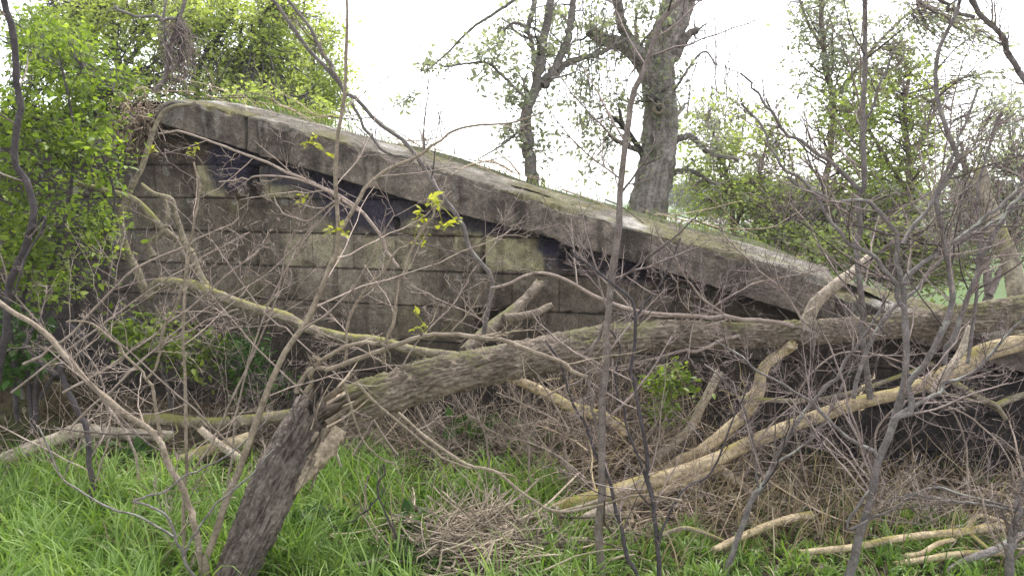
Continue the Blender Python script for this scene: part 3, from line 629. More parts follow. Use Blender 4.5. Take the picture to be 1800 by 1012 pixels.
# ------------------------------------------------------------------ living saplings and bare shrubs in front
def sapling(label, stems, mat, seed, tw=1.0, tmat=None, group=None, cl=(), cat='sapling', name='sapling', **k):
    e = empty(name, tuple(trace(*stems[0][:5], 4)[0][0]), label, cat, group)
    branchset(e, stems, mat, tw, seed, tmat=tmat, **k)
    for i, (x, y, Yc, n, sz) in enumerate(cl):
        rg = np.random.default_rng(seed * 7 + i); mb = MB(); c = at(x, y, Yc)
        for b in range(4):
            cc = c + rg.normal(size=3) * sz * 0.9
            L = cc + rg.normal(size=(n, 3)) * 0.008
            leaves(mb, L, sz, rg, flat=0.5, aspect=0.45, near=True)
            tubes(mb, np.array([[c, (c + cc) / 2 + rg.normal(size=3) * 0.004, cc]]), np.full((1, 3), 0.0012), 4)
        mb.build('leaf_cluster', M_yellow, e)
    return e
sapling('tan barked sapling with three main stems just left of the leaning trunk', [
    ([(362,1060),(352,960),(336,890),(320,850),(300,822),(285,785),(262,757),(245,742),(205,714),(150,665),(118,628),(75,580),(35,553),(-20,520)], 3.3, 3.5, 7.5, 5),
    ([(362,1060),(360,990),(378,930),(396,874),(420,816),(450,739),(477,672),(504,615),(537,568),(564,504),(584,450),(594,403),(593,336),(593,235),(600,190),(602,120),(615,-10)], 3.3, 3.3, 8.5, 2.5),
    ([(338,1060),(322,967),(324,840),(326,672),(324,600),(328,537),(336,443),(343,403),(344,336),(348,285)], 3.45, 3.4, 4.5, 2),
    ([(284,785),(281,760),(275,722),(258,668),(235,638),(198,595),(161,568),(114,567)], 3.4, 3.3, 4, 1.8),
    ([(258,667),(278,638),(292,571),(316,521),(330,470),(334,445)], 3.35, 3.3, 3, 2),
    ([(594,410),(620,376),(637,336),(667,309),(728,279),(798,232),(842,220),(902,215),(953,198)], 3.3, 3.5, 4.5, 1.5)], M_tan, 51, 0.65, M_twig, cl=[(590,408,3.3,5,0.035)], up=0.02)
sapling('slender sapling with yellow leaf tufts beside the leaning trunk', [
    ([(674,640),(674,601),(691,544),(700,500),(714,460),(729,423),(752,390),(768,363)], 3.5,3.5,4,2.5),
    ([(606,640),(613,571),(630,530),(660,490),(691,450),(724,423)], 3.5,3.5,3.5,2)], M_tan, 52, 0.5, M_twig, cl=[(765,352,3.5,7,0.05),(738,376,3.5,4,0.03),(745,572,3.5,4,0.035),(728,418,3.5,3,0.03)])
sapling('long wandering shrub stem hanging in front of the wall from above', [
    ([(855,600),(855,571),(862,538),(866,487),(832,450),(815,427),(808,393),(788,363),(765,336),(744,302),(728,279),(707,255),(660,225),(634,195),(620,181),(600,148),(544,81),(504,37),(470,-5),(440,-40)], 4.4,4.0,5,3.5),
    ([(600,148),(568,97),(551,60),(531,29),(500,-5),(480,-40)], 4.1,4.0,4,3),
    ([(728,285),(690,270),(667,252),(637,218),(620,181)], 4.2,4.1,3,3)], M_grey, 53, 0.5, M_twigd, cl=[(570,265,4.0,5,0.04)], lmax=0.5)
sapling('pale arching shrub stem reaching left from beneath the slab', [
    ([(700,470),(640,380),(600,350),(581,339),(537,319),(470,285),(403,259),(319,233),(279,232)], 4.6,4.8,4,2),
    ([(640,375),(560,330),(500,312),(420,315),(385,318)], 4.6,4.7,3,1.5),
    ([(600,350),(570,370),(540,390),(500,375),(480,345)], 4.6,4.7,2.5,1.5)], M_twig, 54, 0.6, M_twig, lmax=0.5, cl=[(535,346,4.6,4,0.03),(342,275,4.7,4,0.03),(260,268,4.8,4,0.035)])
sapling('dark leaning stem rooted in the grass on the left', [
    ([(176,955),(172,905),(165,870),(158,800),(148,760),(125,715),(105,680),(97,648),(114,635),(134,625),(144,598),(128,571)], 4.1,4.5,6.5,5.5),
    ([(100,660),(60,625),(50,590),(62,560)], 4.4,4.6,5,3)], M_dark, 55, 0.6, M_twig)
sapling('tall curving grey stem along the left edge', [
    ([(-10,800),(-5,620),(13,511),(27,470),(47,410),(52,363),(44,336),(37,316),(30,262),(34,188),(24,134),(17,57),(0,7),(-15,-60)], 4.4,4.2,8,6),
    ([(47,410),(80,380),(60,420),(20,520)],4.3,4.2,3,2)], M_dark, 56, 0.5, M_twigd)
sapling('thin branched bush stem low in the grass before the tan sapling', [
    ([(348,1060),(340,1010),(320,975),(310,940),(300,915),(280,895),(258,885),(233,882)], 3.2,3.2,3.5,2.5),
    ([(322,976),(345,935),(372,895),(396,870),(440,838),(460,815),(480,790)], 3.2,3.3,2.5,2),
    ([(305,943),(235,905),(180,885),(120,850),(100,820),(85,785),(65,745)], 3.2,3.4,2.5,1.8),
    ([(233,882),(262,872),(294,862),(330,835),(400,800),(470,740)], 3.2,3.4,2.5,1.5)], M_grey, 57, 0.4, M_twig, lmax=0.3)
sapling('black dead twig standing in the grass right of the leaning trunk', [
    ([(726,1050),(724,985),(706,965),(690,925),(675,890),(668,870),(668,850),(680,812)], 3.5,3.5,2.6,2),
    ([(668,872),(640,900),(600,925)], 3.5,3.5,2,1.2)], M_dark, 58, 0.25, M_dark, lmax=0.3)
sapling('straight brown sapling with rough lichen bark in the middle', [
    ([(1066,1070),(1062,1000),(1060,957),(1053,873),(1050,823),(1050,740),(1053,672),(1060,638),(1067,537),(1074,470),(1084,386),(1086,336),(1090,302),(1100,235),(1110,168),(1130,128),(1151,74),(1178,10),(1200,-50)], 3.4,3.4,9,5),
    ([(1067,560),(1040,620),(1035,680),(1048,760)], 3.45,3.4,4,3)], barkmat('lichen_bark', (0.18, 0.145, 0.13), (0.34, 0.285, 0.26), (0.52, 0.47, 0.43), 22, bump=0.9), 59, 1.3, M_twigd, sides=12, lmax=0.5)
sapling('dark forked sapling right beside the straight brown one', [
    ([(1158,1070),(1157,1000),(1154,961),(1147,890),(1137,823),(1127,739),(1117,672),(1108,655),(1114,588),(1110,531),(1070,497),(1037,464),(1000,440)], 3.3,3.4,5.5,2.5),
    ([(1126,1040),(1118,1000),(1100,971),(1090,925),(1084,900),(1067,833),(1047,800),(1020,742),(1000,689),(985,640),(960,600)], 3.3,3.5,5,2),
    ([(1157,961),(1171,914),(1200,860),(1250,830),(1290,730),(1320,660)], 3.3,3.5,3,1.5),
    ([(1151,890),(1131,833),(1104,752),(1084,672),(1090,610),(1060,560)], 3.3,3.5,3,2),
    ([(1112,560),(1160,500),(1178,460),(1196,420)], 3.4,3.5,2.5,1.5)], M_dark, 60, 0.9, M_twigd, lmax=0.5)
sapling('grey purple sapling leaning right past the cut stick', [
    ([(1262,1060),(1274,1011),(1297,941),(1318,880),(1334,857),(1361,816),(1388,773),(1408,739),(1442,695),(1465,665),(1502,621),(1529,578),(1560,520)], 3.5,3.8,7.5,2.5),
    ([(1361,816),(1400,790),(1450,740),(1500,640)],3.6,3.8,3,2),
    ([(1334,857),(1328,800),(1310,730),(1290,690),(1240,640)],3.6,3.7,3,1.5)], M_grey, 61, 2.0, M_twigd, lmax=0.6)
sapling('tall many branched grey sapling filling the right of the view', [
    ([(1478,1070),(1489,1011),(1502,954),(1516,894),(1529,840),(1549,790),(1566,746),(1580,700),(1586,672),(1588,571),(1591,504),(1586,460),(1583,433),(1553,380),(1522,359),(1475,356),(1415,336),(1380,300)], 3.3,3.5,10,3),
    ([(1566,750),(1600,716),(1598,680),(1610,650),(1647,601),(1674,544),(1677,504),(1667,437),(1655,380),(1650,336),(1684,272),(1657,222),(1647,101),(1684,10),(1700,-40)], 3.3,3.5,7,3.5),
    ([(1586,430),(1616,386),(1647,336),(1680,250),(1720,150)], 3.35,3.5,4.5,2),
    ([(1590,500),(1596,484),(1637,453),(1697,410),(1744,370),(1784,336),(1830,300)], 3.35,3.5,5,3),
    ([(1588,540),(1556,470),(1536,447),(1479,417),(1432,346),(1400,310),(1368,292),(1334,218),(1300,180)], 3.35,3.6,5,2),
    ([(1570,740),(1600,716),(1670,675),(1720,650),(1760,600),(1800,560)], 3.3,3.4,5,2.5),
    ([(1529,860),(1500,900),(1490,930),(1520,910),(1555,900),(1590,880),(1640,860),(1700,872),(1800,895)], 3.3,3.2,3,2.5),
    ([(1540,800),(1450,730),(1400,690),(1330,650),(1260,600)],3.3,3.5,4,2)], M_grey, 62, 1.9, M_twigd, sides=10, lmax=0.75)
sapling('thin grey pole of a sapling rising behind the tall branched one', [
    ([(1530,700),(1512,560),(1510,436),(1512,336),(1512,218),(1519,118),(1522,0),(1524,-50)], 4.3,4.3,7,4.5),
    ([(1516,336),(1462,285),(1398,245),(1344,191),(1328,158),(1301,134)], 4.3,4.4,5,2),
    ([(1512,250),(1540,170),(1580,80)], 4.3,4.4,3,2)], M_grey, 63, 1.6, M_twigd, lmax=0.7)
sapling('smooth grey stem at the lower right corner', [
    ([(1766,1070),(1768,1011),(1771,941),(1784,900),(1802,840),(1830,760)], 3.2,3.2,10,8),
    ([(1785,900),(1760,890),(1720,885),(1660,880),(1600,868),(1556,880)], 3.2,3.2,3.5,2)], M_grey, 64, 2.4, M_twig, lmax=0.5)
sapling('slanting grey limb crossing the upper right corner', [
    ([(1860,220),(1800,131),(1754,67),(1714,27),(1697,0),(1680,-40)], 3.6,3.6,6,5),
    ([(1714,30),(1680,20),(1640,0),(1600,-20)], 3.6,3.6,4,3)], M_grey, 65, 0.8, M_twigd)
sapling('bundle of slanting grey stems at the right behind the tall sapling', [
    ([(1660,640),(1700,500),(1740,420),(1800,340),(1850,280)], 4.2,4.3,6,4),
    ([(1500,700),(1560,560),(1680,440),(1760,380),(1840,340)], 4.1,4.3,5,3),
    ([(1700,640),(1716,520),(1720,380),(1724,300),(1760,200)], 4.2,4.3,4,2.5)], M_grey, 66, 1.6, M_twigd, lmax=0.7)
sapling('bramble tangle of thin arching stems at the right under the fallen trunk', [
    ([(1420,860),(1400,700),(1480,620),(1600,640),(1700,720)], 4.4,4.3,2.5,1.5),
    ([(1560,880),(1540,760),(1620,700),(1740,760),(1800,860)], 4.4,4.2,2.5,1.5),
    ([(1700,880),(1690,760),(1640,680),(1560,640)], 4.3,4.3,2.5,1.5),
    ([(1300,900),(1330,780),(1420,700),(1500,740)], 4.5,4.3,2.5,1.5)], M_twig, 67, 0.8, M_twigd, cat='bramble', name='bramble', lmax=0.55)
sapling('bare shrub with crossing twigs in the middle of the picture below the fallen trunk', [
    ([(860,840),(850,760),(800,700),(770,640)], 4.4,4.4,2.5,1.5),
    ([(930,860),(925,740),(900,680),(870,620)], 4.4,4.4,2.5,1.5),
    ([(1000,870),(990,760),(940,720),(870,690)], 4.4,4.4,2.5,1.5),
    ([(1030,840),(960,790),(870,760),(840,740)], 4.3,4.4,2.5,1.5)], M_twig, 68, 1.6, M_twig, cat='shrub', name='bare_shrub', lmax=0.4)
sapling('bent brown shoots sweeping down from the fallen trunk into the grass', [
    ([(627,672),(650,700),(690,735),(740,775),(790,810),(860,827),(905,835),(907,838)], 3.5,3.6,3.5,2),
    ([(700,725),(760,775),(820,812),(870,828),(905,855),(940,880),(965,895),(1000,898),(1045,890),(1130,870),(1200,876)], 3.6,3.3,3.8,2.5),
    ([(605,672),(625,740),(650,790),(690,810)], 3.5,3.6,2.5,1.8)], M_tan, 69, 0.5, M_twig, cat='shrub', name='bare_shrub', lmax=0.3)
sapling('bare twiggy shrub before the wall at the left behind the tan sapling', [
    ([(250,900),(230,780),(150,660),(60,560),(0,480)], 4.3,4.4,3,1.5),
    ([(100,880),(160,740),(240,640),(330,580),(420,540)], 4.5,4.6,3,1.5),
    ([(160,880),(190,760),(175,660),(130,600)], 4.5,4.6,2.5,1.5),
    ([(300,880),(390,740),(470,560),(510,420),(530,410)], 4.4,4.5,3,1.5),
    ([(40,640),(120,590),(230,480),(330,430),(420,385)], 4.0,4.1,3.2,1.6),
    ([(110,690),(200,640),(330,540),(400,480),(460,440)], 4.0,4.1,2.8,1.6)], M_twig, 70, 0.7, M_twig, cat='shrub', name='bare_shrub', lmax=0.5)
sapling('straggling bare shrub with long straight stems crossing before the left half of the wall', [
    ([(400,860),(420,700),(470,540),(530,430),(590,360)], 4.2,4.4,2.6,1.2),
    ([(120,760),(240,640),(360,545),(470,480),(560,385)], 4.1,4.3,2.4,1.2),
    ([(20,690),(140,600),(280,500),(440,408)], 4.1,4.3,2.4,1.2),
    ([(600,820),(540,700),(440,600),(350,490),(300,400)], 4.2,4.4,2.4,1.2),
    ([(700,800),(600,670),(460,540),(370,420)], 4.2,4.4,2.4,1.2),
    ([(620,800),(720,620),(790,540),(860,440),(900,400)], 4.3,4.5,2.4,1.2),
    ([(760,760),(690,650),(600,600),(500,560)], 4.3,4.4,2.2,1.2),
    ([(1000,760),(930,640),(840,560),(720,500)], 4.3,4.5,2.2,1.2)], M_twig, 72, 0.75, M_twig, cat='shrub', name='bare_shrub', lmax=0.45)
sapling('small bare shrub growing against the wall under the slab', [
    ([(1290,620),(1280,560),(1230,520),(1190,460),(1160,420)], 4.5,4.6,2.6,1.5),
    ([(1100,640),(1120,560),(1040,470),(1010,430)], 4.5,4.7,2.6,1.5),
    ([(1420,580),(1380,520),(1300,440),(1250,380)], 4.5,4.7,2.6,1.5),
    ([(1180,600),(1230,560),(1320,500),(1440,475)], 4.5,4.7,2.6,1.5)], M_twig, 71, 2.4, M_twigd, cat='shrub', name='bare_shrub', lmax=0.5)

# ------------------------------------------------------------------ leafy things: clumps of leaves on twigs that join the limbs
def leafy(name, label, cat, limbs, regions, nclump, cr_, lpc, lsz, bmat, lmat, seed, group=None, near=False, aspect=0.5, extra=0, twr=0.002, crown='crown', rough=False, base=None, vlo=0.0, lr=0.28, trunkname='trunk', thr=0.57):
    rg = np.random.default_rng(seed); LP = []; LR = []
    b = trace(*limbs[0][:5], 4)[0][0] if base is None else base
    e = empty(name, tuple(b), label, cat, group); mb = MB(); mbr = MB()
    for k, l in enumerate(limbs):
        P, R = trace(*l[:5], 40); LP.append(P); LR.append(R)
        if rough and l[3] > 12: limb(mb, P[::2], R[::2], 80, 420, 0.22, 0.35, seed + k, 9)
        else:
            P2 = P + rg.normal(size=P.shape) * R[:, None] * 0.15; tubes(mb if k == 0 else mbr, P2[None], R[None], 9, 0.5)
    A, B = np.array(LP), np.array(LR)
    if extra:
        P, R = grow(A, B, 1, lr, 55, 10, 0.17, 0.02, 0.4, 0.25, rg, 0.3, 0.2, 2.5, 0.06, fixed=extra); R = np.minimum(R, 0.03)
        tubes(mbr, P, R, 5)
        P3_, R3_ = grow(P, R, 4, 0.5, 50, 8, 0.2, 0.0, 0.55, 0.2, rg, 0.3, 0.08, 1.2, 0.08); R3_ = np.maximum(R3_, twr * 0.8); tubes(mbr, P3_, R3_, 4)
        skel = np.concatenate([A[:, ::3].reshape(-1, 3), P.reshape(-1, 3), P3_[:, ::2].reshape(-1, 3)])
    else: skel = A.reshape(-1, 3)
    rw = np.array([r[6] if len(r) > 6 else r[2] * r[3] for r in regions], float); rw /= rw.sum()
    ri = rg.choice(len(regions), nclump, p=rw); rr = np.array([r[:6] for r in regions], float)[ri]
    ang = rg.uniform(0, 2 * np.pi, nclump); rad = np.sqrt(rg.random(nclump)) * (1 + 0.12 * rg.normal(size=nclump))
    C = at(rr[:, 0] + rr[:, 2] * rad * np.cos(ang), rr[:, 1] + rr[:, 3] * rad * np.sin(ang), rr[:, 4] + (rr[:, 5] - rr[:, 4]) * rg.random(nclump))
    # knock out part of the clumps by noise: gaps that show what is behind
    keep = fbm(C * 2.2 / max(cr_ * 6, 0.5), 3, seed) + rg.random(nclump) * 0.16 > thr
    C = C[keep]; m = len(C)
    near_i = np.array([np.argmin(((skel - c) ** 2).sum(1)) for c in C]); S = skel[near_i]
    t = np.linspace(0, 1, 7)[None, :, None]; sag = rg.normal(size=(m, 1, 3)) * 0.12 * np.linalg.norm(C - S, axis=1)[:, None, None]
    TW = S[:, None] * (1 - t) + C[:, None] * t + sag * np.sin(t * np.pi) + rg.normal(size=(m, 7, 3)) * 0.01 * (np.sin(t * np.pi))
    ln = np.linalg.norm(C - S, axis=1); tubes(mbr, TW, (twr * (1 + 0.8 * ln[:, None])) * np.linspace(1.3, 0.5, 7)[None], 4)
    cnt = rg.poisson(lpc, m) + 2; ci_ = np.repeat(np.arange(m), cnt)
    tt = rg.random(len(ci_)) ** 0.6; k = np.clip((tt * 6).astype(int), 3, 6)
    L = TW[ci_, k] * 0.35 + C[ci_] * 0.65 + rg.normal(size=(len(ci_), 3)) * cr_ * np.array([1, 1, 0.65])
    cv = rg.random(m); var = np.clip(vlo + cv[ci_] * 0.55 + rg.random(len(ci_)) * 0.45 , 0, 1)
    ml = MB(); leaves(ml, L, lsz, rg, dirs=nrm(L - C[ci_]) * 0.7, aspect=aspect, var=var, near=near)
    if mb.n: mb.build(trunkname, bmat, e)
    if mbr.n: mbr.build('branches', bmat, e)
    ml.build(crown, lmat, e)
    return e

# left: elder bush
leafy('elder_bush', 'bright green elder bush filling the left edge before the wall', 'bush',
  [([(60,760),(70,600),(90,480),(120,360),(130,240),(110,120)], 5.0,4.9,5,2), ([(60,760),(40,560),(60,400),(30,250)],5.0,5.0,5,2), ([(70,700),(150,560),(190,430),(200,340),(170,250)],5.0,4.8,4,2), ([(30,740),(10,500),(-30,350)],5.0,4.8,5,2)],
  [(60,290,120,160,4.6,5.6,3.0),(140,390,75,110,4.6,5.4,1.5),(150,265,70,70,4.7,5.5,1.2),(105,95,55,60,5.0,5.6,.6),(20,180,70,60,4.6,5.4,.8),(90,480,90,50,4.7,5.3,.5),(170,175,60,40,5.0,5.6,.5),(20,430,50,60,4.6,5.2,.5)],
  2000, 0.055, 9, 0.044, M_dark, M_elder, 101, near=True, extra=60, aspect=0.5, thr=0.635)
leafy('elder_shrub', 'low elder shrub with fresh leaves against the wall under the mossy branch', 'shrub',
  [([(300,720),(290,660),(270,600),(240,560)],5.6,5.6,3,2), ([(300,720),(330,640),(350,590)],5.6,5.5,3,2)],
  [(270,590,70,45,5.3,5.9,1),(350,615,50,45,5.3,5.8,.8),(220,580,40,30,5.4,5.9,.4)], 200, 0.045, 10, 0.055, M_grey, M_elder, 102, near=True, extra=12)
leafy('elder_shrub', 'small green shrub between the log and the leaning trunk at the wall foot', 'shrub',
  [([(430,730),(440,680),(450,640)],5.5,5.5,3,2), ([(430,730),(470,680),(500,660)],5.5,5.4,2,2)],
  [(430,640,40,60,5.3,5.8,1),(470,690,50,30,5.2,5.6,.8)], 170, 0.045, 10, 0.045, M_grey, M_nettle, 103, near=True, extra=8)
leafy('elder_shrub', 'broad leaved dark green plant in the lower left before the mossy mound', 'shrub',
  [([(40,700),(30,640),(20,590)],5.0,5.0,3,2)],
  [(20,640,60,30,4.9,5.3,1),(30,575,35,30,4.9,5.4,.7)], 90, 0.05, 9, 0.07, M_grey, M_nettle, 104, near=True, extra=6)
leafy('elder_shrub', 'upright young shrub with fresh green leaves right of the straight brown sapling', 'shrub',
  [([(1180,800),(1170,720),(1165,650)],4.8,4.8,2.5,1.5), ([(1180,800),(1200,720),(1195,660)],4.8,4.8,2.5,1.5)],
  [(1170,670,38,32,4.7,4.9,1),(1185,715,45,30,4.7,4.95,.8)], 85, 0.035, 8, 0.045, M_twig, M_elder, 105, near=True, extra=5)
leafy('ivy_plant', 'ivy like plant with heart shaped leaves at the wall foot in the middle', 'plant',
  [([(880,820),(860,770),(830,730)],5.0,5.2,2,1.5), ([(880,820),(930,770),(950,740)],5.0,5.2,2,1.5)],
  [(830,748,25,35,5.0,5.3,.6),(930,765,40,25,4.9,5.3,1),(870,800,30,25,4.8,5.1,.6)], 45, 0.05, 3, 0.085, M_twig, M_nettle, 106, near=True, aspect=0.9, vlo=0.25)
# nettles in the grass
for k, (x, y, w_, lb) in enumerate([(560,925,55,'dull green nettle patch in the grass right of the leaning trunk'), (720,930,60,'nettle plants in the grass left of the twig heap'), (740,985,60,'pale green nettle plants at the bottom left of the twig heap'), (220,805,80,'dark broad leaved weeds between the logs on the left')]):
    g = ongr(np.array([x]), np.array([y + 25.0]))[0]
    leafy('nettle', lb, 'plant', [([(x,y+25),(x+3,y+5),(x-4,y-25)],g[1],g[1],1.5,1)], [(x,y,w_,22,g[1]-0.12,g[1]+0.2,1)], 55, 0.03, 5, 0.06, M_nettle, M_nettle, 107+k, near=True, aspect=0.7, base=g, trunkname='stem')

# background trees on the bank at the left
leafy('spring_tree', 'tall pale green tree behind the top of the bank at the upper left', 'tree',
  [([(215,190),(210,120),(200,60),(190,-60)],13,13,7,4), ([(210,125),(250,80),(300,30),(350,-30)],13,13,4,2), ([(205,80),(140,20),(80,-20)],13,12.5,4,2), ([(212,150),(260,120),(290,80)],13,13,3,2)],
  [(200,30,130,60,12,14.5,2),(270,110,60,50,12,14,.6),(120,60,80,60,12,14,1),(300,10,80,50,12,14,.9),(260,160,110,22,11,13,.8)],
  2300, 0.14, 9, 0.08, M_dark, M_spring, 121, extra=60, twr=0.004)
leafy('spring_tree', 'pale green tree with dark limbs right of the creeper covered snag', 'tree',
  [([(350,195),(345,140),(365,90),(400,40),(430,-40)],12,12,6,3), ([(350,150),(400,110),(440,60),(470,20)],12,12,4,2), ([(345,120),(330,60),(340,0)],12,12,3,2)],
  [(430,60,110,90,11,13.5,2),(400,140,70,40,11,13,.9),(480,120,60,50,11,13,.8),(500,30,70,50,11,13,.8),(350,40,50,50,11,13,.6),(420,178,110,18,10.5,12,.7)],
  2200, 0.14, 9, 0.075, M_dark, M_spring, 122, extra=55, twr=0.004)
leafy('spring_tree', 'light feathery tree at the edge of the bright sky left of centre', 'tree',
  [([(560,240),(555,180),(550,120),(560,50)],13,13,4,2), ([(555,190),(520,140),(510,90)],13,13,3,2)],
  [(560,120,55,80,12.5,14,1.4),(530,170,60,40,12,13.5,1),(600,170,20,50,12.5,13.5,.3),(580,60,30,40,13,14,.3)],
  1200, 0.13, 9, 0.075, M_grey, M_spring, 123, extra=35, twr=0.0035)
leafy('bank_shrub', 'bright green shrub on the bank above the left end of the slab', 'shrub',
  [([(100,200),(110,150),(130,110)],8.5,8.5,4,2)],
  [(110,110,90,60,8,9.5,1),(60,60,70,60,8,9.5,.8),(200,150,60,25,8,9,.5)],
  650, 0.09, 10, 0.065, M_dark, M_elder, 124, extra=25, twr=0.003)
leafy('bank_shrub', 'small leafy shrub on the bank behind the upper slab', 'shrub',
  [([(520,222),(510,190),(500,170)],9,9,3,2)],
  [(520,195,50,22,8.5,9.5,1),(440,175,60,16,8.5,9.5,.6),(560,205,40,20,8.5,9.5,.5)],
  300, 0.09, 9, 0.06, M_dark, M_spring, 125, extra=12, twr=0.003)
# the snag with dead creeper
sn = empty('dead_snag', tuple(at(270, 158, 7.6)), 'grey dead snag wrapped in brown creeper on top of the bank', 'dead tree')
branchset(sn, [([(268,160),(285,150),(296,125),(300,100),(310,60),(318,30),(322,-20)], 7.6,7.6,6,3.5), ([(315,35),(290,33),(240,28),(205,14)], 7.6,7.5,3.5,2.5), ([(300,110),(290,70),(288,30),(295,-20)],7.6,7.7,3,2)], M_grey, 0.4, 130, lmax=0.5)
rg = np.random.default_rng(131); m = 120
S = at(314 + rg.normal(size=m) * 6, 28 + rg.random(m) * 30, 7.6 + rg.normal(size=m) * 0.07); mb = MB()
E = at(312 + rg.normal(size=m) * 13, 60 + rg.random(m) ** 0.6 * 105, 7.6 + rg.normal(size=m) * 0.12)
t = np.linspace(0, 1, 9)[None, :, None]; Pm = S[:, None] * (1 - t) + E[:, None] * t + rg.normal(size=(m, 1, 3)) * 0.08 * np.sin(t * 3.14) + rg.normal(size=(m, 9, 3)) * 0.02
tubes(mb, Pm, np.full((m, 9), 0.003), 4); mb.build('dead_creeper', M_twigd, sn)

# two ivy clad trees behind the slab
leafy('ivy_tree', 'grey forked tree hung with ivy standing close behind the middle of the slab', 'tree',
  [([(940,352),(938,330),(932,290),(928,240),(925,195),(938,165),(948,130),(958,60),(975,-40)],7.6,7.8,12,6),
   ([(948,150),(975,120),(1000,60),(1010,-40)],7.7,7.9,8,5), ([(955,150),(1000,110),(1050,95),(1100,70)],7.7,8.0,7,3), ([(945,130),(930,60),(905,40),(880,60)],7.7,7.6,5,2),
   ([(930,180),(880,130),(850,110),(780,118)],7.6,7.3,3,1.5), ([(905,0),(830,50),(790,90),(745,130)],7.5,7.3,3,1.2), ([(925,60),(940,0),(935,-40)],7.7,7.7,5,4), ([(930,215),(890,250),(840,280)],7.6,7.4,2.5,1)],
  [(860,100,60,55,7.2,8,.8),(920,60,60,70,7.3,8.3,1),(780,110,50,25,7.2,7.5,.3),(715,180,25,22,7.2,7.5,.12),(900,200,40,60,7.3,7.9,.6),(1020,90,80,70,7.6,8.6,1),(950,270,30,45,7.4,7.8,.4),(1000,200,60,70,7.6,8.4,.6),(960,10,100,40,7.5,8.5,.6)],
  520, 0.045, 8, 0.06, M_tree, M_ivy, 141, thr=0.54, extra=70, twr=0.0025, rough=True)
leafy('ivy_tree', 'thick old ivy tree with a round knot hole right of the forked tree', 'tree',
  [([(1136,430),(1138,395),(1140,360),(1150,310),(1158,250),(1160,190),(1156,140),(1160,90),(1185,30),(1205,-50)],8.4,8.6,27,21),
   ([(1158,160),(1130,110),(1100,80),(1060,70),(1030,50)],8.4,8.2,16,7), ([(1120,100),(1095,50),(1085,0),(1080,-40)],8.3,8.3,10,7), ([(1180,110),(1210,60),(1225,55)],8.5,8.4,9,6),
   ([(1165,260),(1210,240),(1250,270),(1300,280)],8.5,8.3,7,3), ([(1165,310),(1210,300),(1260,325)],8.5,8.3,6,3), ([(1160,200),(1230,95),(1260,115)],8.5,8.3,3,1.5)],
  [(1090,60,90,60,8,9,.8),(1170,150,50,60,8.1,8.5,.6),(1060,180,60,90,8,9,.7),(1180,280,50,90,8.1,8.6,.6),(1240,230,50,50,8,9,.5),(1050,280,50,70,8,9,.4),(1150,20,60,50,8,8.8,.5)],
  480, 0.045, 8, 0.06, M_tree, M_ivy, 142, thr=0.54, extra=60, twr=0.0025, rough=True)
# knot ring
tb = [o for o in bpy_update if 'knot hole' in o.get('label', '')][0]
c = at(1158, 191, 8.15); th = np.linspace(0, 2*np.pi, 17)[:-1]; mb = MB(); rv = [(0.030, 0.0), (0.045, -0.03), (0.058, 0.0), (0.066, 0.06), (0.030, 0.05)]
V = np.array([[[c[0]+r*np.cos(a_)*(1+0.08*np.sin(3*a_)), c[1]+d_, c[2]+r*np.sin(a_)] for a_ in th] for r, d_ in rv])
i, j = np.meshgrid(np.arange(len(rv)-1), np.arange(16), indexing='ij'); j2 = (j+1) % 16
mb.add(V.reshape(-1,3), np.stack([i*16+j, i*16+j2, (i+1)*16+j2, (i+1)*16+j], -1).reshape(-1,4)); mb.build('knot_rim', M_pale, tb)
mb = MB(); V = np.array([[[c[0]+r*np.cos(a_), c[1]+0.035, c[2]+r*np.sin(a_)] for a_ in th] for r in (0.001, 0.05)])
i, j = np.meshgrid(np.arange(1), np.arange(16), indexing='ij'); j2 = (j+1) % 16
mb.add(V.reshape(-1,3), np.stack([i*16+j, i*16+j2, (i+1)*16+j2, (i+1)*16+j], -1).reshape(-1,4)); mb.build('knot_hollow', M_mossleaf, tb)

# hanging shoots and hedge growth at the right
HG = 'loose shrubs and small trees behind the slab at the right'
leafy('hedge_tree', 'loose green shrub behind the lower slab right of the old ivy tree', 'shrub',
  [([(1290,420),(1285,350),(1270,280),(1240,200)],9.5,9.5,5,2), ([(1290,400),(1330,320),(1350,240)],9.5,9.5,4,2)],
  [(1270,260,80,100,9,10.5,1),(1340,280,80,100,9,10.5,1),(1240,340,50,60,9,10,.5),(1300,370,90,45,9,10.5,.5)],
  1050, 0.08, 8, 0.065, M_twigd, M_hedge, 151, HG, thr=0.55, extra=160, vlo=0.12, twr=0.003)
leafy('hedge_tree', 'yellow green small tree in the upper right behind the thin grey pole', 'tree',
  [([(1580,470),(1590,380),(1600,300),(1590,200),(1600,120)],9,9,7,3), ([(1590,330),(1540,250),(1500,180)],9,9,4,2), ([(1595,300),(1640,200),(1660,150)],9,9.2,4,2)],
  [(1590,160,60,75,8.5,9.8,1),(1560,260,90,60,8.5,10,1),(1480,200,60,60,8.5,10,.6),(1620,300,60,60,8.5,10,.5),(1500,330,60,60,8.5,10,.5)],
  1050, 0.08, 8, 0.065, M_twigd, M_hedge, 152, HG, thr=0.55, extra=160, twr=0.003, vlo=0.22)
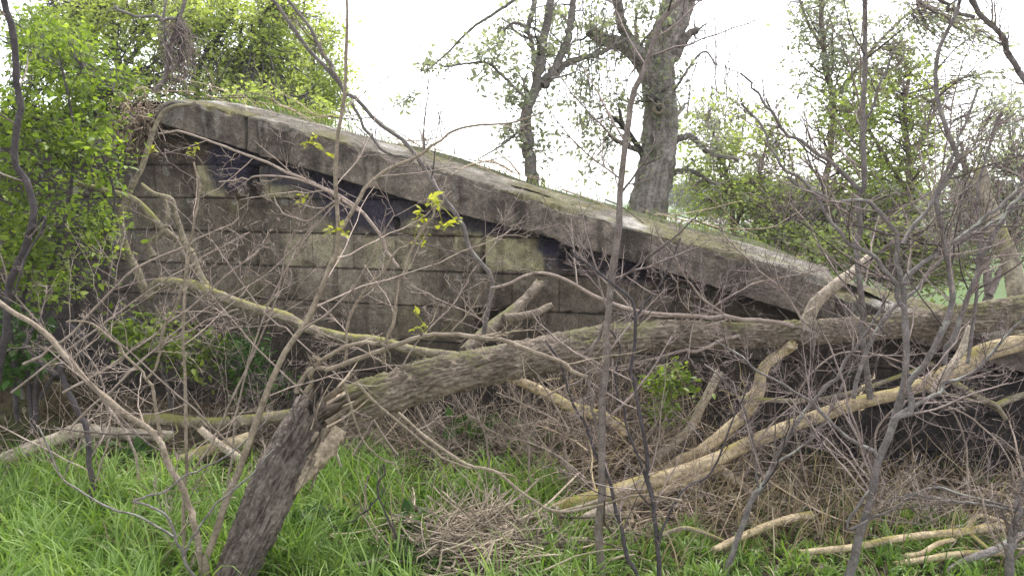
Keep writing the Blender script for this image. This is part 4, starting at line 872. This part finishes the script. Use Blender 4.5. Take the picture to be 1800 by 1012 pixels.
leafy('hedge_tree', 'grey ivy covered tree crown hanging into the top right of the sky', 'tree',
  [([(1440,460),(1450,340),(1465,200),(1450,100),(1440,-40)],9.5,9.5,6,4), ([(1460,180),(1540,80),(1600,20)],9.5,9.5,4,2), ([(1450,90),(1420,40),(1400,-20)],9.5,9.3,3,2)],
  [(1450,40,55,60,9,10,1),(1530,90,80,70,9,10,1),(1470,150,60,50,9,10,.6),(1640,60,90,60,9,10,.8),(1740,130,60,80,9,10,.6),(1420,120,60,40,9,10,.3)],
  750, 0.06, 8, 0.06, M_twigd, M_ivy, 153, HG, thr=0.52, extra=90, twr=0.003)
leafy('hedge_tree', 'thick twiggy shrub behind the far right of the fallen trunk', 'shrub',
  [([(1740,560),(1730,450),(1700,330),(1690,250)],7,7.4,8,3), ([(1740,520),(1780,420),(1800,300)],7,7.4,6,3)],
  [(1720,330,70,90,7,8.5,1),(1780,400,50,90,7,8.5,.8),(1680,400,60,60,7,8.5,.5),(1780,220,50,80,7,8.5,.6)],
  900, 0.10, 7, 0.05, M_twigd, M_ivy, 154, HG, thr=0.5, extra=110, twr=0.003)
leafy('hedge_shrub', 'low bright green undergrowth beyond the lower end of the slab', 'shrub',
  [([(1460,500),(1470,450),(1480,420)],8,8,3,2), ([(1420,480),(1400,440),(1380,420)],8.5,8.5,3,2)],
  [(1400,350,120,45,8.5,10.5,1.2),(1560,370,90,40,8.5,10.5,.9),(1480,440,60,35,7.5,9,1),(1400,425,70,25,8,9.5,.8),(1560,430,70,50,7.5,9,.8),(1660,470,80,40,7.5,9,.6),(1340,415,50,20,8,9.5,.4)],
  2200, 0.09, 9, 0.055, M_twigd, M_hedge, 155, HG, thr=0.5, extra=60, twr=0.003)
# lichen trunk at the far right
log('leaning_trunk', 'bent lichen covered trunk standing behind the fallen trunk at the far right', [(1798,600),(1788,520),(1771,453),(1750,395),(1734,353),(1722,300)], 5.0,5.6,16,10, M_mossy, 160, 0.12, 0.4, 10, cat='tree')
# hanging thin shoots in the sky
rg = np.random.default_rng(170); mb = MB(); st = []
for k in range(46):
    x = rg.choice([rg.uniform(940, 1160), rg.uniform(1180, 1300), rg.uniform(1000, 1100)]); y0 = rg.uniform(-30, 120); L = rg.uniform(80, 260)
    st.append(trace([(x, y0), (x + rg.normal() * 8, y0 + L * 0.5), (x + rg.normal() * 14, y0 + L)], 7.9, 7.9, 0.9, 0.5, 14))
P = np.array([s[0] for s in st]); P = P + rg.normal(size=P.shape) * 0.008; tubes(mb, P, np.array([s[1] for s in st]), 4)
mb.build('hanging_shoots', M_twigd, tb)

# far trees beyond the field
FG = 'far trees beyond the pale field'
rg = np.random.default_rng(180)
fl = ['leftmost of the far trees, seen beside the old ivy tree', 'second far tree from the left beyond the pale field', 'far tree beyond the field seen through the loose shrub', 'far tree beyond the field behind the thin grey pole', 'rightmost of the far trees beyond the field']
for k, x in enumerate([1215, 1320, 1430, 1570, 1720]):
    Yf_ = 110 + k * 4
    leafy('far_tree', fl[k], 'tree', [([(x, 372), (x + 2, 350), (x, 330)], Yf_, Yf_, 2, 1)], [(x, 338, 62, 22, Yf_ - 3, Yf_ + 3, 1), (x + 30, 350, 60, 14, Yf_ - 3, Yf_ + 3, .6)], 420, 0.9, 7, 0.7, M_dark, M_farl, 181 + k, FG, twr=0.05)

# ------------------------------------------------------------------ haze, added for the veil of lens glare
hz = MB(); c = np.array([[x, y, z] for x in (-1600, 1600) for y in (-70, 2600) for z in (-1.5, 12)], float)
hz.add(c, [[0,1,3,2],[4,6,7,5],[0,4,5,1],[2,3,7,6],[0,2,6,4],[1,5,7,3]])
hm = D.materials.new('haze'); hm.use_nodes = True; t_ = hm.node_tree; t_.nodes.clear()
pv = t_.nodes.new('ShaderNodeVolumePrincipled'); pv.inputs['Color'].default_value = (0.97, 0.97, 1, 1); pv.inputs['Density'].default_value = 0.0013; pv.inputs['Anisotropy'].default_value = 0.3
mo0 = t_.nodes.new('ShaderNodeOutputMaterial'); t_.links.new(pv.outputs[0], mo0.inputs['Volume'])
tag(hz.build('haze', hm, smooth=False), 'thin bright haze added to veil the view like lens glare', 'haze', kind='stuff')
scene.cycles.volume_bounces = 1

# ------------------------------------------------------------------ root mass at the broken upper end
rt = empty('root_mass', tuple(wpt(U0 - 0.2, 2.4, 0.05)), 'brown tangle of dead roots and moss at the upper end of the slab', 'roots')
rg = np.random.default_rng(190); m = 420; c = at(238 + rg.normal(size=m) * 22, 212 + rg.normal(size=m) * 12, 6.55 + rg.normal(size=m) * 0.1)
P, R = grow(np.stack([c, c + rg.normal(size=(m, 3)) * 0.1], 1), np.full((m, 2), 0.005), 1, 1.5, 80, 8, 0.5, -0.15, 1, 0, rg, 0.4, 0.08, 0.3); mb = MB(); tubes(mb, P, R, 4)
mb.build('roots', M_brush, rt); ml = MB(); leaves(ml, c[:300] + rg.normal(size=(300, 3)) * 0.05, 0.05, rg); ml.build('moss', M_litter, rt)
# dark mossy mound at the left
mo_ = MB(); th, ph = np.meshgrid(np.linspace(0, 2*np.pi, 60), np.linspace(0, np.pi/2, 24), indexing='ij')
c = at(20, 775, 5.5); sph = np.stack([np.cos(th)*np.sin(ph), np.sin(th)*np.sin(ph), np.cos(ph)], -1)
rad = 1 + 0.35 * (fbm(sph * 2.5, 4, 195) - 0.5); V = np.array([c[0], c[1], -0.1]) + sph * rad[..., None] * np.array([0.78, 0.5, 0.72]); grid(mo_, V, V[..., 2] * 0)
mound = empty('mossy_mound', (c[0], c[1], 0), 'dark brown mossy earth mound at the foot of the wall on the left', 'mound')
mo_.build('mound_body', M_soil, mound)
rg = np.random.default_rng(196); pts = V.reshape(-1, 3)[rg.integers(0, V.size // 3, 5000)] + rg.normal(size=(5000, 3)) * 0.03
ml = MB(); leaves(ml, pts, 0.035, rg); ml.build('moss', M_mossleaf, mound)

# ------------------------------------------------------------------ ground vegetation
def blades(mb, B, L, W, rng, lean=0.5, curve=1.0, var=None, seg=5, az=None):
    m = len(B); az = rng.uniform(0, 2*np.pi, m) if az is None else az
    h = np.stack([np.cos(az), np.sin(az), np.zeros(m)], -1); sd = np.stack([-np.sin(az), np.cos(az), np.zeros(m)], -1)
    tw = rng.uniform(-1.2, 1.2, m)[:, None]; sd = nrm(sd * np.cos(tw) + h * np.sin(tw))
    a0 = np.abs(rng.normal(size=m)) * lean * 0.5; cv = curve * rng.uniform(0.3, 1.5, m)
    P = np.zeros((m, seg + 1, 3)); P[:, 0] = B; st = L / seg
    for k in range(seg):
        a = a0 + cv * ((k + 0.5) / seg) ** 1.6
        P[:, k+1] = P[:, k] + st[:, None] * (np.sin(a)[:, None] * h + np.cos(a)[:, None] * np.array([0, 0, 1.0]))
    wv = W[:, None] * np.array([0.7, 1, 1, 0.85, 0.55, 0.06])[None, :seg+1] * 0.5
    V = np.stack([P - sd[:, None] * wv[..., None], P + sd[:, None] * wv[..., None]], 2)
    b = (np.arange(m) * (seg+1) * 2)[:, None, None]; k = (np.arange(seg) * 2)[None, :, None]
    q = b + k + np.array([0, 1, 3, 2])[None, None]
    var = rng.random(m) if var is None else var
    mb.add(V.reshape(-1, 3), q.reshape(-1, 4), None, np.repeat(var, (seg+1)*2))
rg = np.random.default_rng(200)
def gmask(x, y):
    """how grassy the ground is at a place: lush at the front, thinning towards the twig heap and the wall"""
    px = 900 + 1400 * x / y; py = 350 + 1400 * CAM_H / y
    lim = np.interp(px, [-100, 150, 400, 560, 620, 840, 900, 1000, 1060, 1250, 1500, 1800], [845, 838, 832, 800, 806, 822, 835, 850, 960, 930, 900, 900])
    lim = lim + 38
    n = (fbm(np.stack([x * 2.2, y * 2.2, x * 0], -1), 3, 201) - 0.5)
    d = sm(-25, 22, py - lim + 130 * n)
    heap = np.clip(np.exp(-(((px - 835) / 115) ** 2 + (np.maximum(np.abs(py - 1030) - 60, 0) / 30) ** 2)) * 1.5, 0, 1)
    nett = np.exp(-(((px - 690) / 110) ** 2 + ((py - 960) / 50) ** 2)) * 0.55
    rp = np.where(px > 1000, 0.10 + 0.8 * sm(0.5, 0.62, n + 0.5) + 0.45 * sm(955, 1010, py) * (px < 1650), 1)
    d = d * sm(0.20, 0.48, np.hypot(x + 1.12, (y - 3.12) * 0.9))
    return np.clip(d * (1 - heap) * (1 - nett) * np.minimum(rp, 1), 0, 1)
m = 90000
y = rg.uniform(2.6, 5.8, m); x = y * rg.uniform(-0.72, 0.72, m)
cx_, cy_ = np.floor(x * 11), np.floor(y * 11)                # tufts
jx = h3(cx_.astype(int), cy_.astype(int), cx_.astype(int) * 0, 5); jy = h3(cx_.astype(int), cy_.astype(int), cx_.astype(int) * 0, 6); js = h3(cx_.astype(int), cy_.astype(int), cx_.astype(int) * 0, 9)
pull = 0.45; x2 = x + pull * ((cx_ + jx) / 11 - x); y2 = y + pull * ((cy_ + jy) / 11 - y)
k = rg.random(m) < gmask(x2, y2) * (0.45 + 0.55 * js); x2, y2, js, jx = x2[k], y2[k], js[k], jx[k]; m = len(x2)
L = rg.uniform(0.10, 0.30, m) * (0.6 + 0.8 * js) * (1 - 0.55 * sm(0.15, 0.7, x2 / 1.0))
mb = MB(); blades(mb, np.stack([x2, y2, ground_h(x2, y2) - 0.01], -1), L, rg.uniform(0.005, 0.013, m), rg, 0.7, 1.6, np.clip(0.15 + 0.4 * js + 0.55 * rg.random(m) - 0.05, 0, 1), az=jx * 2 * np.pi + rg.normal(size=m) * 1.1)
m2 = 2600; yy = rg.uniform(3.2, 5.0, m2); xx = yy * rg.uniform(-0.7, 0.7, m2); kk_ = rg.random(m2) < gmask(xx, yy) * sm(0.4, 0.6, fbm(np.stack([xx * 3, yy * 3, xx * 0], -1), 3, 205)); xx, yy = xx[kk_], yy[kk_]
mb2 = MB(); blades(mb2, np.stack([xx, yy, ground_h(xx, yy)], -1), rg.uniform(0.12, 0.34, len(xx)), rg.uniform(0.003, 0.008, len(xx)), rg, 1.1, 1.3); tag(mb2.build('dead_grass', M_straw), 'withered straw blades mixed into the green grass', 'dry grass', kind='stuff')
tag(mb.build('grass', M_grass), 'lush bright green grass carpeting the foreground', 'grass', kind='stuff')
# sparse thin greens and dry grass among the sticks
m = 9000; y = rg.uniform(2.8, 5.9, m); x = y * rg.uniform(-0.72, 0.72, m); k = rg.random(m) < (0.12 + 0.35 * sm(0.45, 0.6, fbm(np.stack([x * 2, y * 2, x * 0], -1), 3, 211))) * (1 - gmask(x, y) * 0.7); x, y = x[k], y[k]; m = len(x)
mb = MB(); blades(mb, np.stack([x, y, ground_h(x, y)], -1), rg.uniform(0.08, 0.22, m), rg.uniform(0.003, 0.007, m), rg, 0.8, 1.3)
tag(mb.build('thin_grass', M_nettle), 'sparse darker grass between the fallen sticks', 'grass', kind='stuff')
m = 7000; y = rg.uniform(3.7, 5.9, m); x = y * rg.uniform(-0.68, 0.7, m); pr = 0.2 + 0.8 * sm(0.42, 0.6, fbm(np.stack([x * 1.6, y * 1.6, x * 0], -1), 3, 221)) * (1 - 0.85 * gmask(x, y)); pr = pr * np.where(x > 0, 1, 0.6) * (1 - 0.75 * sm(1250, 1400, 900 + 1400 * x / y) * (y > 4.2))
k = rg.random(m) < pr * (1 - gmask(x, y) * 0.6); x, y = x[k], y[k]; m = len(x)
mb = MB(); blades(mb, np.stack([x, y, ground_h(x, y)], -1), rg.uniform(0.15, 0.5, m) ** 1.0, rg.uniform(0.003, 0.0065, m), rg, 1.0, 0.9)
tag(mb.build('dry_stalks', M_straw), 'dry straw coloured stalks standing among the brushwood', 'dry grass', kind='stuff')
# litter
m = 26000; y = rg.uniform(3.2, 7.2, m); x = y * rg.uniform(-0.72, 0.72, m); k = rg.random(m) > gmask(x, y) * 0.95; x, y = x[k], y[k]; m = len(x)
dw = (np.stack([x, y, x*0], -1) - W0) @ WN; k = dw < -0.02; x, y = x[k], y[k]
ml = MB(); leaves(ml, np.stack([x, y, ground_h(x, y) + rg.random(len(x)) * 0.03], -1), 0.045, rg, flat=0.3)
tag(ml.build('leaf_litter', M_litter), 'brown dead leaves covering the ground by the wall', 'leaf litter', kind='stuff')
# brushwood
def brush(name, label, n, fx, seed, zmax, ln, mat, rr=(0.0015, 0.006), kind='stuff', lift=0.35):
    rg = np.random.default_rng(seed); px, py = fx(rg, n); g = ongr(px, py)
    g[:, 2] += rg.random(n) ** 2 * zmax
    az = rg.uniform(0, 2*np.pi, n); el_ = rg.normal(size=n) * lift
    d = np.stack([np.cos(az) * np.cos(el_), 0.5 * np.sin(az) * np.cos(el_), np.abs(np.sin(el_))], -1); L = rg.uniform(*ln, n)
    P = np.zeros((n, 9, 3)); P[:, 0] = g - d * np.array([1, 1, 0]) * L[:, None] * 0.5 * (lift < 1); dd = nrm(d); bend = rg.normal(size=(n, 3)) * 0.06
    for k in range(1, 9):
        dd = nrm(dd + bend + rg.normal(size=(n, 3)) * 0.10); P[:, k] = P[:, k-1] + dd * (L / 8)[:, None]
    P[..., 2] = np.maximum(P[..., 2], 0.01)
    over = np.maximum(((P - W0) @ WN) + 0.03, 0); P -= over[..., None] * WN
    R = rg.uniform(*rr, n)[:, None] ** 1 * np.linspace(1, 0.4, 9)[None]; mb = MB(); tubes(mb, P, R, 5)
    P2, R2 = grow(P, R, 2, 0.35, 45, 6, 0.2, 0.02, 0.6, 0.2, rg, 0.4, 0.02, 0.3, 0.1)
    over = np.maximum(((P2 - W0) @ WN) + 0.03, 0); P2 -= over[..., None] * WN
    tubes(mb, P2, np.maximum(R2, 0.001), 4)
    return tag(mb.build(name, mat), label, 'brushwood', kind=kind)
def band(r, n):
    px = r.uniform(-50, 1850, n); px = np.where((px > 1250) & (r.random(n) < 0.55), r.uniform(300, 1250, n), px); lo = np.interp(px, [0, 500, 900, 1200, 1800], [745, 755, 780, 825, 860]); hi = np.interp(px, [0, 500, 900, 1200, 1800], [850, 800, 850, 940, 960])
    return px, lo + (hi - lo) * r.random(n)
brush('brushwood', 'dead twigs and sticks littering the foot of the wall', 1100, band, 231, 0.07, (0.2, 0.9), M_brush, lift=0.12)
brush('brushwood', 'pale fallen twigs scattered over the ground before the wall', 500, band, 232, 0.10, (0.2, 0.8), M_twig, (0.0012, 0.004), lift=0.25)
brush('brushwood', 'heap of brown twigs under the middle of the fallen trunk', 420, lambda r, n: (1060 + r.normal(size=n) * 95, 825 + r.normal(size=n) * 25), 233, 0.4, (0.25, 0.8), M_brush, (0.0015, 0.005), lift=0.6)
brush('twig_heap', 'dense heap of straw coloured twigs at the bottom centre', 900, lambda r, n: (850 + r.normal(size=n) * 70, 990 + r.normal(size=n) * 26), 234, 0.16, (0.1, 0.5), M_heap, (0.0015, 0.008), lift=0.09)
brush('twig_heap', 'thicker bleached sticks mixed into the twig heap', 45, lambda r, n: (850 + r.normal(size=n) * 90, 985 + r.normal(size=n) * 22), 238, 0.12, (0.3, 0.9), M_heap, (0.006, 0.014), lift=0.15)
brush('upright_twigs', 'thin upright twigs crowding before the wall at the left', 90, lambda r, n: (r.uniform(0, 520, n), r.uniform(750, 810, n)), 235, 0.1, (0.4, 1.1), M_twig, (0.0015, 0.0032), lift=1.3)
brush('upright_twigs', 'thin upright twigs crowding before the wall in the middle', 120, lambda r, n: (r.uniform(640, 1150, n), r.uniform(770, 850, n)), 236, 0.1, (0.4, 0.95), M_twig, (0.0015, 0.0032), lift=1.3)
brush('upright_twigs', 'thin upright twigs crowding before the dark wall at the right', 45, lambda r, n: (r.uniform(1200, 1850, n), r.uniform(830, 900, n)), 237, 0.1, (0.4, 1.0), M_twigd, (0.0015, 0.0035), lift=1.3)
# brown twigs lying on the slab, grass on the bank
rg = np.random.default_rng(240); m = 60; u = rg.uniform(U0 + 0.1, U1 - 0.2, m) ; u = np.where(rg.random(m) < 0.6, rg.uniform(U0 + 0.1, 0, m), u)
P = np.zeros((m, 9, 3)); P[:, 0] = wpt(u, slab_top(u) + 0.10 + rg.random(m) * 0.04, -0.15 - rg.random(m) * 0.3); sl = nrm(np.array([WD[0], WD[1], -0.28])); d = nrm(sl * rg.choice([-1, 1], m)[:, None] + rg.normal(size=(m, 3)) * np.array([0.4, 0.4, 0.12]))
for k in range(1, 9): d = nrm(d + rg.normal(size=(m, 3)) * 0.12); P[:, k] = P[:, k-1] + d * 0.08
mb = MB(); tubes(mb, P, rg.uniform(0.002, 0.007, m)[:, None] * np.linspace(1, .4, 9)[None], 5)
tag(mb.build('slab_twigs', M_brush), 'dead twigs scattered along the top of the slab', 'twigs', kind='stuff')
m = 26000; u = rg.uniform(-6, 4.4, m); wv = rg.uniform(0.5, 4.5, m) ** 1.0; tt = 0.35 + 0.65 * sm(0.45, 0.6, fbm(np.stack([u * 2.5, wv * 2.5, u * 0], -1), 3, 251))
k = rg.random(m) < tt * np.where(u < -2.0, 1, 0.55); u, wv = u[k], wv[k]; m = len(u)
B = wpt(u, emb_h(u, wv) - 0.01, -wv); hh = np.where(u < -1.5, 0.8, 0.5)
mb = MB(); blades(mb, B, rg.uniform(0.08, 0.26, m) * hh, rg.uniform(0.004, 0.010, m), rg, 0.7, 1.0)
tag(mb.build('bank_grass', M_tgrass), 'pale grass growing on the bank above the slab', 'grass', kind='stuff')
GR = {'sapling': 'bare saplings in front of the wall', 'bare_shrub': 'bare shrubs in front of the wall', 'dead_branch': 'dead branches lying about the fallen trunk', 'dead_log': 'dead logs behind the grass on the left',
      'nettle': 'nettles in the grass', 'spring_tree': 'pale green trees on the bank at the upper left', 'ivy_tree': 'ivy clad trees behind the slab', 'elder_shrub': 'young elder shrubs at the foot of the wall', 'bank_shrub': 'leafy shrubs on the bank'}
for o in D.objects:
    b_ = o.name.split('.')[0]
    if o.parent is None and b_ in GR and 'group' not in o: o['group'] = GR[b_]
print('objects', len(D.objects), 'verts', sum(len(m_.vertices) for m_ in D.meshes))
